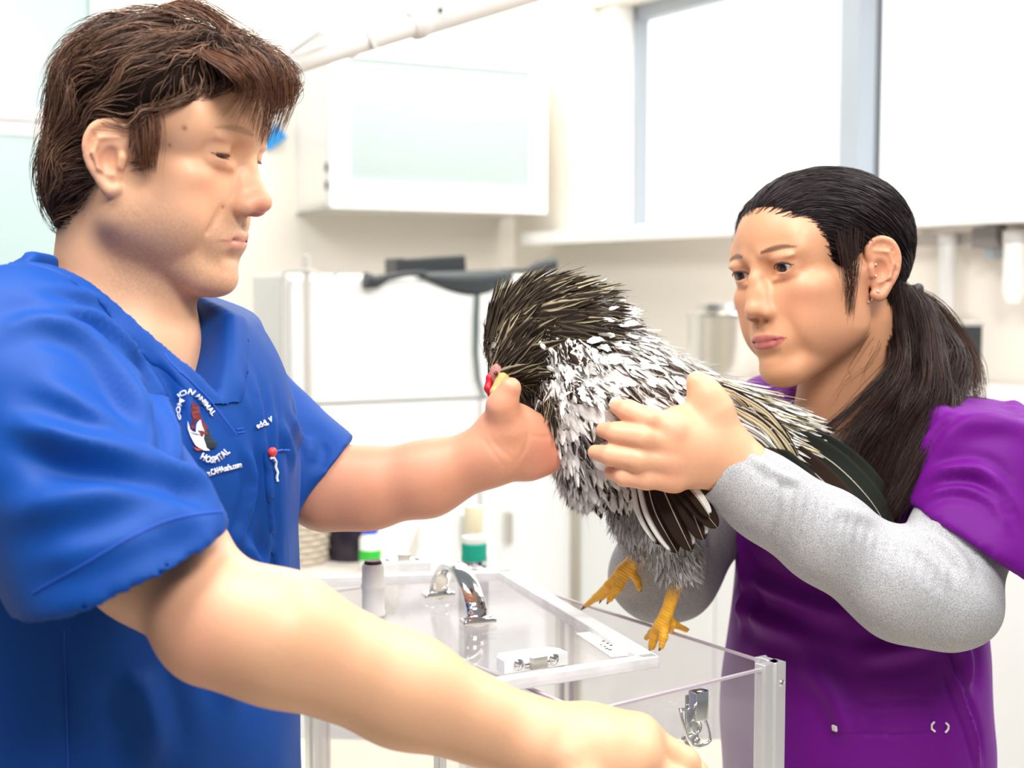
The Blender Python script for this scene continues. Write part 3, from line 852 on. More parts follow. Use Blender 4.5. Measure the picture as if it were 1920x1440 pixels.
for f_ in (f1, f2):
    for s_ in (-1, 1):
        MB().lathe([(0, .0018), (.0025, .0012), (.003, 0)], f_ + sd * .013 * s_ + Vector((0, 0, .0045)), 12).build('handle_screw', CHROME, lid, True)
# latch brackets, front and back edge
for (px, py), (qx, qy) in (((1000, 1246), (1, 0)), ((757, 1068), (1, 0))):
    c = PZ(px, py - 4, zl + .006); e_ = ((kFR - kFL) if py > 1200 else (kBR - kBL)).normalized(); n = Vector((-e_.y, e_.x, 0)); n = n if n.y < 0 else -n
    rot = Matrix((e_, -n, Vector((0, 0, 1)))).transposed(); M4 = Matrix.Translation(c + Vector((0, 0, -.002))) @ rot.to_4x4()
    sgn = -1 if py > 1200 else 1
    m = MB(); m.prism([(-.034, -.006), (.034, -.006), (.034, .010), (.024, .022), (-.026, .022), (-.034, .010)], -.003, .009, M4); br = m.build('latch_bracket', RIM, lid)
    for s_ in (-1, 1):
        MB().lathe([(.0, .0026), (.003, .002), (.0055, .0), (.0055, -.001)], M4 @ Vector((s_ * .019, -.0065 if sgn < 0 else .012, .004 if sgn < 0 else .0095)), 16, (n if sgn < 0 else Vector((0, 0, 1))).to_track_quat('Z', 'Y').to_matrix()).build('bracket_screw', CHROME, br, True)
    MB().box(M4 @ Vector((.001, -.008 if sgn < 0 else .008, .004 if sgn < 0 else .012)), (.0085, .004, .006), rot, .002).build('strike_clip', mat('satin_nickel', (.6, .58, .52), .35, .7), br, True)
    MB().tube([M4 @ Vector((-.013, -.0075, .003)), M4 @ Vector((.013, -.0075, .003))] if sgn < 0 else [M4 @ Vector((-.013, .01, .011)), M4 @ Vector((.013, .01, .011))], .002, 8).build('clip_wire', CHROME, br, True)
# sticker with printed marks
LAB = mat('white_sticker', (.92, .90, .86), .6); INK = mat('black_print', (.02, .02, .02), .6)
q4 = [PZ(x, y, zl - .0005) for x, y in ((1080, 1188), (1120, 1184), (1196, 1228), (1146, 1232))]
st_ = MB(); st_.add([flat(p, zl - .0006) for p in q4] + [flat(p, zl) for p in q4], [(0, 1, 2, 3), (4, 5, 6, 7), (0, 1, 5, 4), (1, 2, 6, 5), (2, 3, 7, 6), (3, 0, 4, 7)])
stk = st_.build('sticker', LAB, lid)
m = MB()
for x, y, L_w in ((1131, 1202, 5), (1140, 1206, 6), (1146, 1210, 5), (1127, 1209, 3), (1134, 1212, 4), (1138, 1216, 5), (1144, 1218, 6)):
    c = PZ(x, y, zl + .0003); m.box(c, (L_w / 2500 * 1.4 * .55, .0011, .0002), Matrix.Rotation(R(12), 3, 'Z'))
m.build('printed_marks', INK, stk)
# clear port tube with dark cap
c = flat(PZ(700, 1152, zl), zl); s_ = c.y / 2500
tb = MB(); tb.lathe([(.0135, 0), (.0135, .004), (.0125, .006), (.0125, .028), (.0135, .03), (.0135, .033), (.0125, .035), (.0125, .052), (.0115, .057), (.0105, .057), (.0105, 0)], c, 28); port = tb.build('port_tube', mat('milky_tube', (.84, .84, .81), .25), lid, True)
MB().lathe([(.0095, .05), (.0098, .0585), (.0085, .0605), (0, .0605)], c, 24).build('port_cap', mat('maroon_cap', (.06, .02, .03), .35), port, True)
# ---------------------------------------------------------------- skin and face building
def skin_mat(name, sss=0.08):
    m = mat(name, (0.8, 0.5, 0.36), 0.48)
    N, L, b = nodes(m)
    b.inputs['Subsurface Weight'].default_value = sss
    b.inputs['Subsurface Radius'].default_value = (1.0, 0.35, 0.2)
    b.inputs['Subsurface Scale'].default_value = 0.01
    add_noise(m, 260, 0.05, 0.12, 4, use_col=True, dist=0.0006)
    return m
SKIN = skin_mat('skin')
EYE_W = mat('eye_white', (0.85, 0.82, 0.8), 0.12)
def hair_mat(name, rough=0.40, spec=0.22):
    m = mat(name, (0.1, 0.05, 0.03), rough)
    N, L, b = nodes(m)
    a = N.new('ShaderNodeVertexColor'); a.layer_name = 'Col'
    L.new(a.outputs['Color'], b.inputs['Base Color'])
    b.inputs['Specular IOR Level'].default_value = spec
    return m

HAIRBASE = mat('hair_undercoat', (.012, .007, .005), .95)
HAIRBASE.node_tree.nodes['Principled BSDF'].inputs['Specular IOR Level'].default_value = .05
def head_sdf(p):
    """face and skull in centimetres, x forward, y left, z up, origin between the ear canals"""
    s = Sdf(); jw = p['jaw']; nz = p['nose']; ck = p['cheek']
    s.ell(p['skull_c'], p['skull_r'], 1.0)
    s.ell(p.get('fh_c', (4.4, 0, 4.0)), p.get('fh_r', (5.0, 6.3, 5.0)), 1.5)
    s.ell((4.3, 0, -2.6), (4.8, 5.0, 5.6), 1.2)
    s.ell((3.0, 0, -4.6), (4.8, 4.9 * jw, 4.6), 1.2)
    for y in (1, -1):
        s.cap((1.6, y * 4.5 * jw, -5.0), (7.0, y * 1.9 * jw, -8.6), 1.5, 1.4, 2.2)
        s.cap((0.8, y * 5.6, -0.5), (1.6, y * 4.5 * jw, -5.0), 1.3, 1.5, 2.2)
        s.ell((3.6, y * 3.7 * jw, -3.6), (3.0, 2.2, 3.4), 2.0)
        s.ell((5.6, y * 4.5, -0.9), (2.2, 1.6, 1.5), p.get('ckb', 1.6))
        s.ell((5.4, y * 3.9 * ck, -4.2), (2.5, 1.7, 2.8), 1.5)
        s.ell((5.5, y * p.get('tmp_y', 5.5), 3.2), (2.0, 1.0, 2.0), 1.5)
        s.cap((8.45, y * 1.2, 3.15), (6.9, y * 4.7, 3.0), 0.62 * p['brow'], 0.55 * p['brow'], 1.1)
    s.ell((7.9 + p.get('chin_x', 0), 0, -8.8), (1.5 * p['chin'], 2.0 * p['chin'], 1.5), 1.3)
    s.ell((5.6, 0, -8.0), (2.6, 2.8 * jw, 1.9 + p['double']), 1.5)
    # mouth mound
    s.ell((7.9 + p.get('lip_x', 0), 0, -5.5), (1.75, 2.9, 2.2), 1.1)
    # eye sockets, lids
    ez = p['eye_z']
    for y in (1, -1):
        s.ell((9.3, y * 3.1, ez - .05), (1.75, 1.75, 1.15), 0.9, '-')
    for y in (1, -1):
        s.ell((7.15, y * 3.2, ez), (1.42, 1.52, 1.37), 0.5)
        s.ell((8.0, y * 3.25, ez + 0.95), (0.62, 1.6, 0.42), 0.5)             # fold above the lid
        s.cap((8.3, y * 2.0, ez - 1.15), (7.5, y * 4.3, ez - 0.95), 0.28 * p.get('bag', 1), 0.25 * p.get('bag', 1), 0.7)  # lower lid bag
        op = p['open']
        s.ell((8.7, y * 3.3, ez + p['slit']), (1.25, 1.28, 0.05 + op), 0.1, '-')
        s.ell((7.15, y * 3.2, ez), (1.15, 1.22, 1.13), 0.03, '-')
    # nose
    s.cap((8.35, 0, ez + 0.7), (9.0, 0, ez - 0.9), 0.62, 0.6, 0.9)
    s.cap((9.0, 0, ez - 0.9), (10.35 * nz, 0, -2.0 + p['tip']), 0.6, 0.72, 0.7)
    s.ell((10.4 * nz, 0, -2.3 + p['tip']), (0.9, 0.95, 0.8), 0.5)
    for y in (1, -1):
        s.ell((9.35 * nz, y * 1.28, -2.75 + p['tip'] * .6), (1.05, 0.62, 0.72), 0.45)
        s.ell((9.7 * nz, y * .85, -2.3 + p['tip'] * .8), (.95, .6, .75), .6)
        s.ell((8.9, y * .75, -1.2), (.9, .75, 1.5), .6)
        s.ell((10.0 * nz, y * 0.62, -3.4 + p['tip'] * .6), (0.62, 0.3, 0.34), 0.22, '-')
        if p.get('fold', 1): s.cap((8.5, y * 2.6, -3.0), (8.0, y * 3.35, -5.0), 0.02, 0.02, 0.6, '-')   # smile fold
    s.cap((9.75, 0, -3.5), (9.55, 0, -4.5), 0.16, 0.2, 0.5, '-')                    # philtrum
    # lips
    mz = p['mouth_z']; lp = p['lip']; cd = p['corner']
    for y in (1, -1):
        lx = p.get('lip_x', 0); s.chain([(9.35 + lx, 0, mz + .38), (9.25 + lx, y * .8, mz + .45), (8.75, y * 1.7, mz + .18), (7.7, y * 2.5, mz + cd)], [.42 * lp, .42 * lp, .32 * lp, .08], 0.32)
        s.chain([(9.2 + lx, 0, mz - .48), (9.05 + lx, y * .9, mz - .44), (8.6, y * 1.7, mz - .26), (7.7, y * 2.45, mz + cd)], [.5 * lp, .48 * lp, .34 * lp, .08], 0.32)
        s.chain([(9.95, 0, mz - .02), (9.4, y * 1.2, mz - .02), (8.35, y * 2.45, mz + cd)], [.12, .13, .06], 0.16, '-')
    s.cap((9.3, 1.3, mz - 1.45), (9.3, -1.3, mz - 1.45), 0.28, 0.28, 0.8, '-')
    # ears
    for y in (1, -1):
        yy = p['ear_y']; ex = p['ear_x']
        es = p.get('ear_s', 1); E = lambda a, b, c=0.0: (ex + a * es, y * (yy + c + 0.35 * max(0, -a) ), b * es + p.get('ear_z', 0))
        hx = [E(.3, 1.3, .2), E(.15, 2.5, .3), E(-.9, 3.15, .4), E(-2.2, 2.6, .5), E(-2.75, 1.1, .5), E(-2.4, -.6, .45), E(-1.5, -1.9, .35), E(-.5, -2.9, .15), E(.2, -2.6, .1)]
        hr = np.array([.24, .26, .3, .3, .26, .24, .28, .5, .4]); hx = [np.array(a) for a in smoothline(hx, 4)]; hr = np.interp(np.linspace(0, 8, len(hx)), np.arange(9), hr)
        for q_ in hx[1::2]: s.cap(E(-.6, .2, -.35), q_, .75, .2, 0.35)
        s.chain(hx, hr, 0.2)
        s.chain([E(-.2, 2.0, .55), E(-1.6, 1.6, .75), E(-1.9, .2, .8), E(-1.3, -1.1, .7), E(-.3, -1.4, .55)], [.14, .18, .2, .2, .16], 0.2)
        s.ell(E(-.45, -.2, .75), (0.85, 0.55, 1.05), 0.3, '-')
        s.cap(E(.3, .2, .35), E(.25, -.6, .35), .35, .3, .3)                       # tragus
    return s

def face_colors(v, p, base):
    """skin tones by place: lips, nose, cheeks, brows, beard shadow, ear"""
    x, y, z = v.T
    c = np.tile(np.array(base, float), (len(v), 1))
    def blend(m, t):
        nonlocal c
        c = c * (1 - m[:, None]) + np.array(t) * m[:, None]
    g = lambda cx, cy, cz, rx, ry, rz, pw=1.0: np.clip(np.exp(-(((x - cx) / rx) ** 2 + ((np.abs(y) - cy) / ry) ** 2 + ((z - cz) / rz) ** 2)), 0, 1) * pw
    blend(g(7, 4.2, -1.8, 3, 2, 1.8, p['blush']), p['blush_c'])
    blend(g(10.2 * p['nose'], 0, -2.4, 1.3, 1.6, 1.2, p['nose_red']), p['nose_c'])
    blend(g(9.6, .9, -3.3, .9, .5, .35, .6), p['dark_c'])
    blend(g(-1, 7.6, 0, 3, 1.4, 4, .35), p['blush_c'])
    if p['beard'] > 0:
        nzv = np.array([noise.noise(Vector((a * 6, b * 6, d * 6))) for a, b, d in v[:, :3]]) if len(v) < 1 else 0
        m = np.clip((-2.6 - z + 0.12 * x) / 2.2, 0, 1) * np.clip((x + 0.5) / 2.5, 0, 1) * np.clip((z + 12.5) / 2, 0, 1)
        m *= 1 - g(7.2, 4.6, -3.0, 2.4, 2, 1.5)
        fz = np.sin(x * 31 + 3 * np.sin(y * 17)) * np.sin(z * 37 + 2 * np.sin(x * 13)) * np.sin(y * 29 + z * 11)
        m = m * (0.62 + 0.5 * fz)
        blend(np.clip(m, 0, 1) * p['beard'], p['beard_c'])
        blend(g(9.2, 0.9, -4.1, .8, 1.5, .55, .35), p['beard_c'])
    mz = p['mouth_z']; cd = p['corner']
    hw = np.clip(1 - (np.abs(y) / 2.55) ** 2, 0, 1)
    zc = mz + cd * (np.abs(y) / 2.6) ** 2
    up = .80 * p['lip'] * hw ** .6; dn = .98 * p['lip'] * hw ** .5
    m = np.clip((zc + up - z) / .12, 0, 1) * np.clip((z - (zc - dn)) / .15, 0, 1) * (x > 7.4) * (np.abs(y) < 2.5)
    blend(m * p['lip_a'], p['lip_c'])
    m = np.clip(1 - np.abs(z - zc) / .13, 0, 1) * (x > 7.6) * (np.abs(y) < 2.7)
    blend(m * .75, p['dark_c'])
    # brows
    ez = p['eye_z']; ay = np.abs(y)
    bt = np.clip((ay - 1.5) / 3.6, 0, 1)
    bz = ez + p['brow_z'] + .2 + 0.36 * np.sin(bt * 2.5) - .3 * bt
    th = p['brow_t'] * (0.55 + .5 * np.sin(np.clip(bt * 3, 0, 3.1))) * (1 - .45 * bt)
    m = np.clip((th - np.abs(z - bz)) / .16, 0, 1) * ((ay > 1.35) & (ay < 5.2) & (x > 4))
    blend(m * p['brow_a'], p['brow_c'])
    # lash line and lid crease
    ly = (ay - 3.25) / 1.4
    lz = ez + p['slit'] + (0.05 + p['open']) * np.sqrt(np.clip(1 - ly ** 2, 0, 1))
    m = np.clip(1 - np.abs(z - lz) / (.09 + .05 * p['lash']), 0, 1) * (np.abs(ly) < 1.08) * (x > 6.5)
    blend(g(8.2, 3.2, ez + .75, .9, 1.5, .3, .3), p['nose_c'])
    blend(g(8.2, 3.2, ez - 1.0, .9, 1.3, .5, .25), p['blush_c'])
    return c

def lashes(M, p, parent, r, col):
    ez = p['eye_z']
    lm_ = mat('eyelash', col, .6)
    for y in (1, -1):
        pts = []
        for u in np.linspace(-1.0, 1.12, 17):
            yy = 1.28 * u; zz = p['slit'] + (.05 + p['open']) * math.sqrt(max(0, 1 - min(1, abs(u)) ** 2)) * .96 + (.10 * max(0, u - .8) / .3)
            R_ = 1.47 if abs(u) < .9 else 1.5
            pts.append(M @ Vector((7.15 + math.sqrt(max(.05, R_ ** 2 - (yy * .92) ** 2 - zz ** 2)), y * (3.22 + yy), ez + zz)))
        n = len(pts)
        MB().tube(pts, [r * .01 * (.35 + .65 * math.sin(math.pi * min(1, (i + .8) / n))) for i in range(n)], 8).build('eyelashes', lm_, parent, True)
def head_matrix(pos, yaw, pitch, roll, scale, away=1):
    """yaw 0 = looking along +X; positive yaw turns towards the camera (-Y); away=-1 looks along -X"""
    F = Vector((away * math.cos(yaw), -math.sin(yaw), 0))
    U = Vector((0, 0, 1)); L = U.cross(F)
    F2 = F * math.cos(pitch) - U * math.sin(pitch); U2 = F * math.sin(pitch) + U * math.cos(pitch)
    L2 = L * math.cos(roll) + U2 * math.sin(roll); U3 = U2 * math.cos(roll) - L * math.sin(roll)
    M = Matrix((F2, L2, U3)).transposed().to_4x4()
    return Matrix.Translation(pos) @ M @ Matrix.Scale(scale * 0.01, 4)

def xf(M, v):
    A = np.array(M)
    return np.asarray(v) @ A[:3, :3].T + A[:3, 3]

def eyeballs(M, p, parent, gaze, iris_c):
    ez = p['eye_z']
    for y in (1, -1):
        n, m2 = 40, 28
        v = []; f = []; col = []
        g = Vector(gaze).normalized()
        rot = g.to_track_quat('Z', 'Y').to_matrix()
        for i in range(m2 + 1):
            th = math.pi * (i / m2) ** 1.5
            for j in range(n):
                a = 2 * math.pi * j / n
                d = rot @ Vector((math.sin(th) * math.cos(a), math.sin(th) * math.sin(a), math.cos(th)))
                v.append((7.15 + d.x * 1.2, y * 3.2 + d.y * 1.2, ez + d.z * 1.2))
                deg = math.degrees(th)
                col.append((.006, .005, .005) if deg < 15 else (iris_c if deg < 31 else ((.05, .03, .02) if deg < 34 else (.62, .57, .55))))
        for i in range(m2):
            for j in range(n):
                f.append((i * n + j, i * n + (j + 1) % n, (i + 1) * n + (j + 1) % n, (i + 1) * n + j))
        o = link_mesh('eye', xf(M, v), np.array(f), EYE_COL, None, np.array(col))
        put(o, parent)
EYE_COL = mat('eye', (0.8, 0.8, 0.8), 0.08)
_N, _L, _b = nodes(EYE_COL)
_a = _N.new('ShaderNodeVertexColor'); _a.layer_name = 'Col'; _L.new(_a.outputs['Color'], _b.inputs['Base Color'])

def comb(S, roots, flow, length, K, height, ds_noise=0.15, jit=0.06):
    """grow strands over the level set of S: flow(p)->direction, height(s,n)->offset"""
    n = len(roots); p = roots.copy(); out = []
    jn = rng.normal(size=(n, 3)) * jit
    L = length * (1 + ds_noise * rng.normal(size=n)); h0 = rng.uniform(0, 1, n)
    for k in range(K):
        s = k / (K - 1)
        g = S.grad(p)
        d = S.eval(p)
        target = height(s, h0)
        p = p - g * (d - target)[:, None]
        out.append(p.copy())
        t = flow(p) + jn
        t = t - g * (t * g).sum(-1, keepdims=True)
        t /= np.linalg.norm(t, axis=-1, keepdims=True) + 1e-9
        p = p + t * (L / (K - 1))[:, None]
    return np.stack(out, 1)

def scatter(S, n, lo, hi, keep, it=6):
    """random points on the zero level of S inside a box, kept where keep(p)"""
    res = []
    while sum(len(r) for r in res) < n:
        p = rng.uniform(lo, hi, (n * 3, 3))
        for _ in range(it): p = p - S.grad(p) * S.eval(p)[:, None]
        p = p[np.isfinite(p).all(1) & (np.abs(S.eval(p)) < .1)]
        p = p[keep(p)]
        res.append(p)
        if len(p) == 0: break
    return np.concatenate(res)[:n]
# ---------------------------------------------------------------- the man in blue scrubs
MANP = dict(skull_c=(0.6, 0, 4.2), skull_r=(8.7, 7.5, 7.0), jaw=1.1, cheek=1.12, chin=1.08, double=.5, brow=1.1, nose=1.02, tip=.3,
  eye_z=1.6, open=.1, slit=-.5, mouth_z=-5.35, ear_s=.86, ear_z=-.7, lip=.72, corner=-.25, ear_y=6.9, ear_x=1.5,
  blush=.5, blush_c=(.78, .32, .21), nose_red=.85, nose_c=(.74, .20, .14), dark_c=(.3, .1, .07), beard=.6, beard_c=(.42, .25, .16),
  lip_a=.6, lip_c=(.66, .27, .22), brow_z=1.45, brow_t=.42, brow_a=.45, brow_c=(.2, .1, .06), lash=.35)
SKIN_M = (.80, .44, .26)
man = thing('person', 'man in blue scrub top, brown hair, one hand round the neck of the rooster', 'person', (-.36, 1.2, 0))
MM = head_matrix(P(276, 293, 1.19), R(12), R(11), R(0), 1.07, 1)
MI = MM.inverted()
lm = lambda px, py, d: MI @ P(px, py, d)
S = head_sdf(MANP)
S.cap(lm(245, 380, 1.2), lm(225, 600, 1.21), 5.6, 5.9, 2.0)
S.cap(lm(256, 440, 1.2), lm(262, 640, 1.19), 3.6, 4.4, 1.5)
S.ell(lm(262, 860, 1.25), (9, 14, 13), 3.0)
S.cap(lm(205, 640, 1.21), lm(80, 730, 1.12), 4.6, 4.2, 3.0)
v, q = S.mesh(.15, lo=(-14, -18, -32)); v = relax(v, q, 1, .4)
col = face_colors(v, MANP, SKIN_M)
hv, hq = xf(MM, v), q
def arm_mesh(A, res=.0022):
    v, q = A.mesh(res); return relax(v, q, 2, .5), q
def merge(parts):
    V = []; Q = []; K = []; n = 0
    for v, q, c in parts:
        V.append(v); Q.append(q + n); K.append(np.broadcast_to(c, v.shape)); n += len(v)
    return np.concatenate(V), np.concatenate(Q), np.concatenate(K)
def digits(A, lst, k=.006):
    for pts, rad in lst:
        A.chain(pts, rad, k)
# near (right) arm and hand
A = Sdf()
A.chain([P(60, 720, 1.1), P(285, 1035, 1.03), P(420, 1165, .985)], [.064, .052, .041], .02)
A.ell(P(378, 1195, .972), (.026, .026, .024), .03)
A.chain([P(420, 1165, .98), P(520, 1195, .98), P(760, 1295, 1.02), P(1010, 1395, 1.06)], [.042, .046, .040, .031], .02)
A.chain([P(1010, 1395, 1.06), P(1100, 1402, 1.08), P(1180, 1408, 1.09)], [.030, .031, .028], .02, flat=((0, 1, 0), .75))
kn = [(1198, 1380, 1.10), (1215, 1402, 1.125), (1185, 1425, 1.08), (1160, 1450, 1.065)]
for i, (x, y, d) in enumerate(kn):
    A.chain([P(x - 90, y + 12, d - .02), P(x, y, d)], [.017, .0155], .016)
    A.chain([P(x, y, d), P(x + 85, y + 50, d + .004), P(x + 104, y + 120, d + .004), P(x + 90, y + 165, d + .008)], [.0148, .0128, .0112, .009], .005)
A.chain([P(1060, 1425, 1.04), P(1090, 1485, 1.03), P(1150, 1530, 1.03), P(1200, 1550, 1.04)], [.018, .016, .013, .010], .01)
rv, rq = arm_mesh(A)
# far (left) arm and hand round the rooster's neck
A = Sdf()
A.chain([P(450, 750, 1.42), P(555, 870, 1.40), P(612, 915, 1.39)], [.05, .045, .042], .02)
A.chain([P(612, 915, 1.39), P(690, 916, 1.385), P(800, 898, 1.375), P(925, 852, 1.36)], [.040, .0395, .036, .029], .02)
A.chain([P(925, 850, 1.36), P(985, 832, 1.37)], [.028, .03], .02)
A.ell(P(955, 800, 1.355), (.03, .019, .026), .018)
A.ell(P(1010, 838, 1.375), (.036, .017, .027), .02)
A.chain([P(990, 868, 1.37), P(1045, 838, 1.385)], [.016, .014], .014)
A.chain([P(945, 800, 1.345), P(941, 762, 1.335), P(957, 728, 1.33)], [.020, .0142, .0112], .01)
for i, (x, y, d) in enumerate([(1010, 790, 1.41), (1035, 805, 1.41), (1055, 822, 1.41), (1062, 838, 1.405)]):
    A.chain([P(985, 825 + i * 8, 1.38), P(x, y, d), P(x + 6, y - 50, d + .03), P(x - 28, y - 78, d + .035)], [.014, .0105, .0095, .008], .006)
lv, lq = arm_mesh(A)
lv = fold(lv, vnormals(lv, lq), bvh_of(lv, lq), [([(972, 778), (990, 805), (985, 840), (965, 872)], .002, -.0010), ([(905, 820), (925, 850), (955, 885)], .0018, -.0006), ([(915, 812), (938, 842), (972, 868)], .0018, -.0005), ([(985, 815), (1020, 820), (1050, 812)], .002, -.0007)])
V, Q, K = merge([(hv, hq, col), (rv, rq, np.array(SKIN_M)), (lv, lq, np.array((.72, .33, .20)))])
# skin reddening: elbow, knuckles, palm
def tint(V, K, c, r, t, a):
    m = np.exp(-((V - np.array(c)) ** 2).sum(1) / r ** 2)[:, None] * a
    return K * (1 - m) + np.array(t) * m
K = tint(V, K, P(365, 1200, .95), .035, (.72, .27, .2), .45)
K = tint(V, K, P(1040, 850, 1.36), .03, (.8, .25, .18), .5)
_b = bvh_of(V, Q)
for x, y, r in ((346, 240, .0022), (318, 272, .0013), (418, 388, .0013), (302, 190, .001)):
    h_ = hit(_b, x, y)[0]
    if h_ is not None: K = tint(V, K, h_, r, (.25, .08, .05), .8)
man_body = link_mesh('body', V, Q, SKIN, man, K)
lashes(MM, MANP, man, .055, (.05, .025, .02))
eyeballs(MM, MANP, man, (1, -.1, -.75), (.1, .06, .04))

BLUE = mat('blue_scrub_cloth', (0.0, 0.055, 0.30), 0.6, 0, Specular_IOR_Level=.25)
BLUE.node_tree.nodes['Principled BSDF'].inputs['Sheen Weight'].default_value = 0.08
BLUE.node_tree.nodes['Principled BSDF'].inputs['Sheen Tint'].default_value = (.25, .45, 1, 1)
add_noise(BLUE, 900, 0.06, 0.15, 2, dist=.0004)
STITCH = mat('blue_stitching', (0.02, 0.1, 0.6), 0.7)

T = Sdf()
ty = R(25); tf = Vector((math.cos(ty), -math.sin(ty), 0)); tl = Vector((math.sin(ty), math.cos(ty), 0)); tz = Vector((0, 0, 1))
TR = Matrix((tf, tl, tz)).transposed()
tc = P(236, 900, 1.25)
T.ell(tc + Vector((0, 0, .0)), (.132, .18, .26), .05, rot=TR)
T.ell(P(232, 1250, 1.25), (.138, .17, .30), .08, rot=TR)
T.ell(P(232, 1600, 1.25), (.145, .175, .30), .08, rot=TR)
T.cap(P(150, 640, 1.19), P(20, 700, 1.09), .052, .07, .05)          # near shoulder
T.cap(P(300, 650, 1.27), P(436, 742, 1.42), .058, .053, .045)         # far shoulder
T.ell(P(385, 830, 1.21), (.06, .11, .1), .05, rot=TR)
T.cap(P(232, 520, 1.2), P(203, 640, 1.21), .074, .085, .04)
# sleeves
def sleeve(a, b, ra, rb, hem, hn, th=.004):
    s = Sdf(); s.cap(a, b, ra, rb, .01)
    s.cap(a + (b - a) * .45, b + (b - a) * .3, ra - .03, rb - .010, .002, '-')
    s.half(hem, hn, .002)
    return s
n1 = (P(245, 1065, .99) - P(30, 690, 1.09)).normalized()
SL1 = sleeve(P(30, 700, 1.09), P(255, 1106, .985), .088, .085, P(238, 1062, .985), Vector((.378, .14, -.926)))
SL2 = sleeve(P(440, 748, 1.42), P(636, 925, 1.385), .053, .053, P(600, 893, 1.39), Vector((.74, .08, -.66)))
T.join(SL2, .02)
T.join(SL1, .012)
CV = Sdf()
CV.cap(P(248, 420, 1.2), P(225, 600, 1.2), .067, .070, .004); CV.cap(P(225, 590, 1.2), P(235, 660, 1.19), .070, .05, .004)
# neck opening
T.half(P(100, 470, 1.2), (.35, 0, .94), .003)
T.half(P(98, 468, 1.2), (-.52, 0, .86), .02)
T.cap(P(248, 420, 1.2), P(225, 600, 1.2), .067, .070, .004, '-')
T.cap(P(225, 590, 1.2), P(235, 660, 1.19), .070, .05, .004, '-')
N1 = P(235, 575, 1.11); V0 = P(452, 728, 1.13); N2 = P(338, 560, 1.27)
E = (tf + Vector((0, 0, .55))).normalized()
pn1 = (V0 - N1).cross(E); pn1 = pn1 if pn1.z < 0 else -pn1
pn2 = (V0 - N2).cross(E); pn2 = pn2 if pn2.dot(N1 - N2) < 0 else -pn2
T.wedge([(V0, pn1), (V0, pn2), (P(196, 600, 1.2), -tf)], .004)
CV.wedge([(V0, pn1), (V0, pn2), (P(196, 600, 1.2), -tf)], .004, '+')
v, q = T.mesh(.0042, lo=(-.75, .8, .95)); v = relax(v, q, 2, .5)
nr = vnormals(v, q); bv = bvh_of(v, q)
MFOLDS = [
  ([(90, 530), (200, 570), (290, 640), (350, 740), (370, 850)], .007, .006),
  ([(60, 560), (180, 600), (270, 690), (320, 800), (350, 900)], .008, .007),
  ([(0, 620), (80, 600), (170, 640), (250, 740), (300, 850)], .011, .008),
  ([(20, 780), (130, 830), (260, 870), (350, 905), (420, 980)], .012, .011),
  ([(60, 700), (200, 800), (330, 890)], .015, .006),
  ([(0, 960), (120, 950), (260, 930), (380, 960)], .016, .006),
  ([(30, 1040), (150, 1030), (300, 985), (400, 965)], .012, .004),
  ([(455, 830), (470, 900), (455, 980), (430, 1050)], .006, .006),
  ([(430, 990), (470, 1040), (500, 1120), (520, 1250)], .008, .006),
  ([(496, 700), (510, 790), (518, 900), (522, 1050)], .006, .0025),
  ([(470, 720), (488, 800), (496, 900), (500, 1080), (496, 1200)], .006, .0035),
  ([(380, 1090), (420, 1200), (440, 1330)], .012, .006),
  ([(410, 640), (445, 720), (470, 790)], .007, .003),
  ([(440, 650), (470, 720), (490, 790)], .006, .002),
  ([(545, 780), (570, 820), (585, 870)], .009, .004),
  ([(600, 820), (606, 850), (592, 890)], .008, -.003),
  ([(520, 790), (540, 830), (556, 880)], .008, .003),
  ([(120, 1150), (125, 1300), (130, 1440)], .004, -.004),
  ([(250, 1250), (280, 1350), (290, 1440)], .014, .006),
]
MFOLDS = [(a, b * .9, c * 1.45) for a, b, c in MFOLDS]
vz_ = v; v = fold(v, nr, bv, MFOLDS); v = vz_ + (v - vz_) * np.clip((CV.eval(vz_) - .004) / .03, 0, 1)[:, None]; bv0 = bv; v = relax(v, q, 1, .5)
v = cloth_noise(v, nr, .006, 9.0, 3.0)
v = cloth_noise(v, nr, .0022, 26.0, 8.0, (1, 1, .5))
bv = bvh_of(v, q)
man_top = link_mesh('scrub_top', v, q, BLUE, man)
def largest(v, q):
    lab = np.arange(len(v))
    for _ in range(400):
        m = lab[q].min(1); new = lab.copy()
        for j in range(4): np.minimum.at(new, q[:, j], m)
        new = new[new]
        if (new == lab).all(): break
        lab = new
    u, c = np.unique(lab, return_counts=True); k = u[c.argmax()]
    q = q[lab[q[:, 0]] == k]; idx = np.unique(q); mp = np.zeros(len(v), int); mp[idx] = np.arange(len(idx))
    return v[idx], mp[q]
def neckband(T, CV, width, lift, lo, hi, m, parent, folds, bv0, sd, half=None):
    B = Sdf()
    B._add(lambda p: T.eval(p) - lift, lo, hi, .002, '+')
    B._add(lambda p: width - CV.eval(p), [-1e9] * 3, [1e9] * 3, .0015, '-')
    if half: B.half(*half)
    v, q = B.mesh(.0034, lo=lo, hi=hi); v = relax(v, q, 2, .5); nr = vnormals(v, q)
    vz_ = v; v = fold(v, nr, bv0, folds); v = vz_ + (v - vz_) * np.clip((CV.eval(vz_) - .004) / .03, 0, 1)[:, None]; v = cloth_noise(v, nr, .006, 9.0, sd); v = cloth_noise(v, nr, .0022 if sd < 10 else .002, 26.0, sd + 5, (1, 1, .5))
    v, q = largest(v, q)
    return link_mesh('collar_band', v, q, m, parent)
neckband(T, CV, .019, .0022, P(60, 760, 1.15) + Vector((0, -.22, 0)), P(500, 440, 1.2) + Vector((0, .22, 0)), BLUE, man, MFOLDS, bv0, 3.0)
WTH = mat('white_embroidery', (.85, .87, .92), .7)
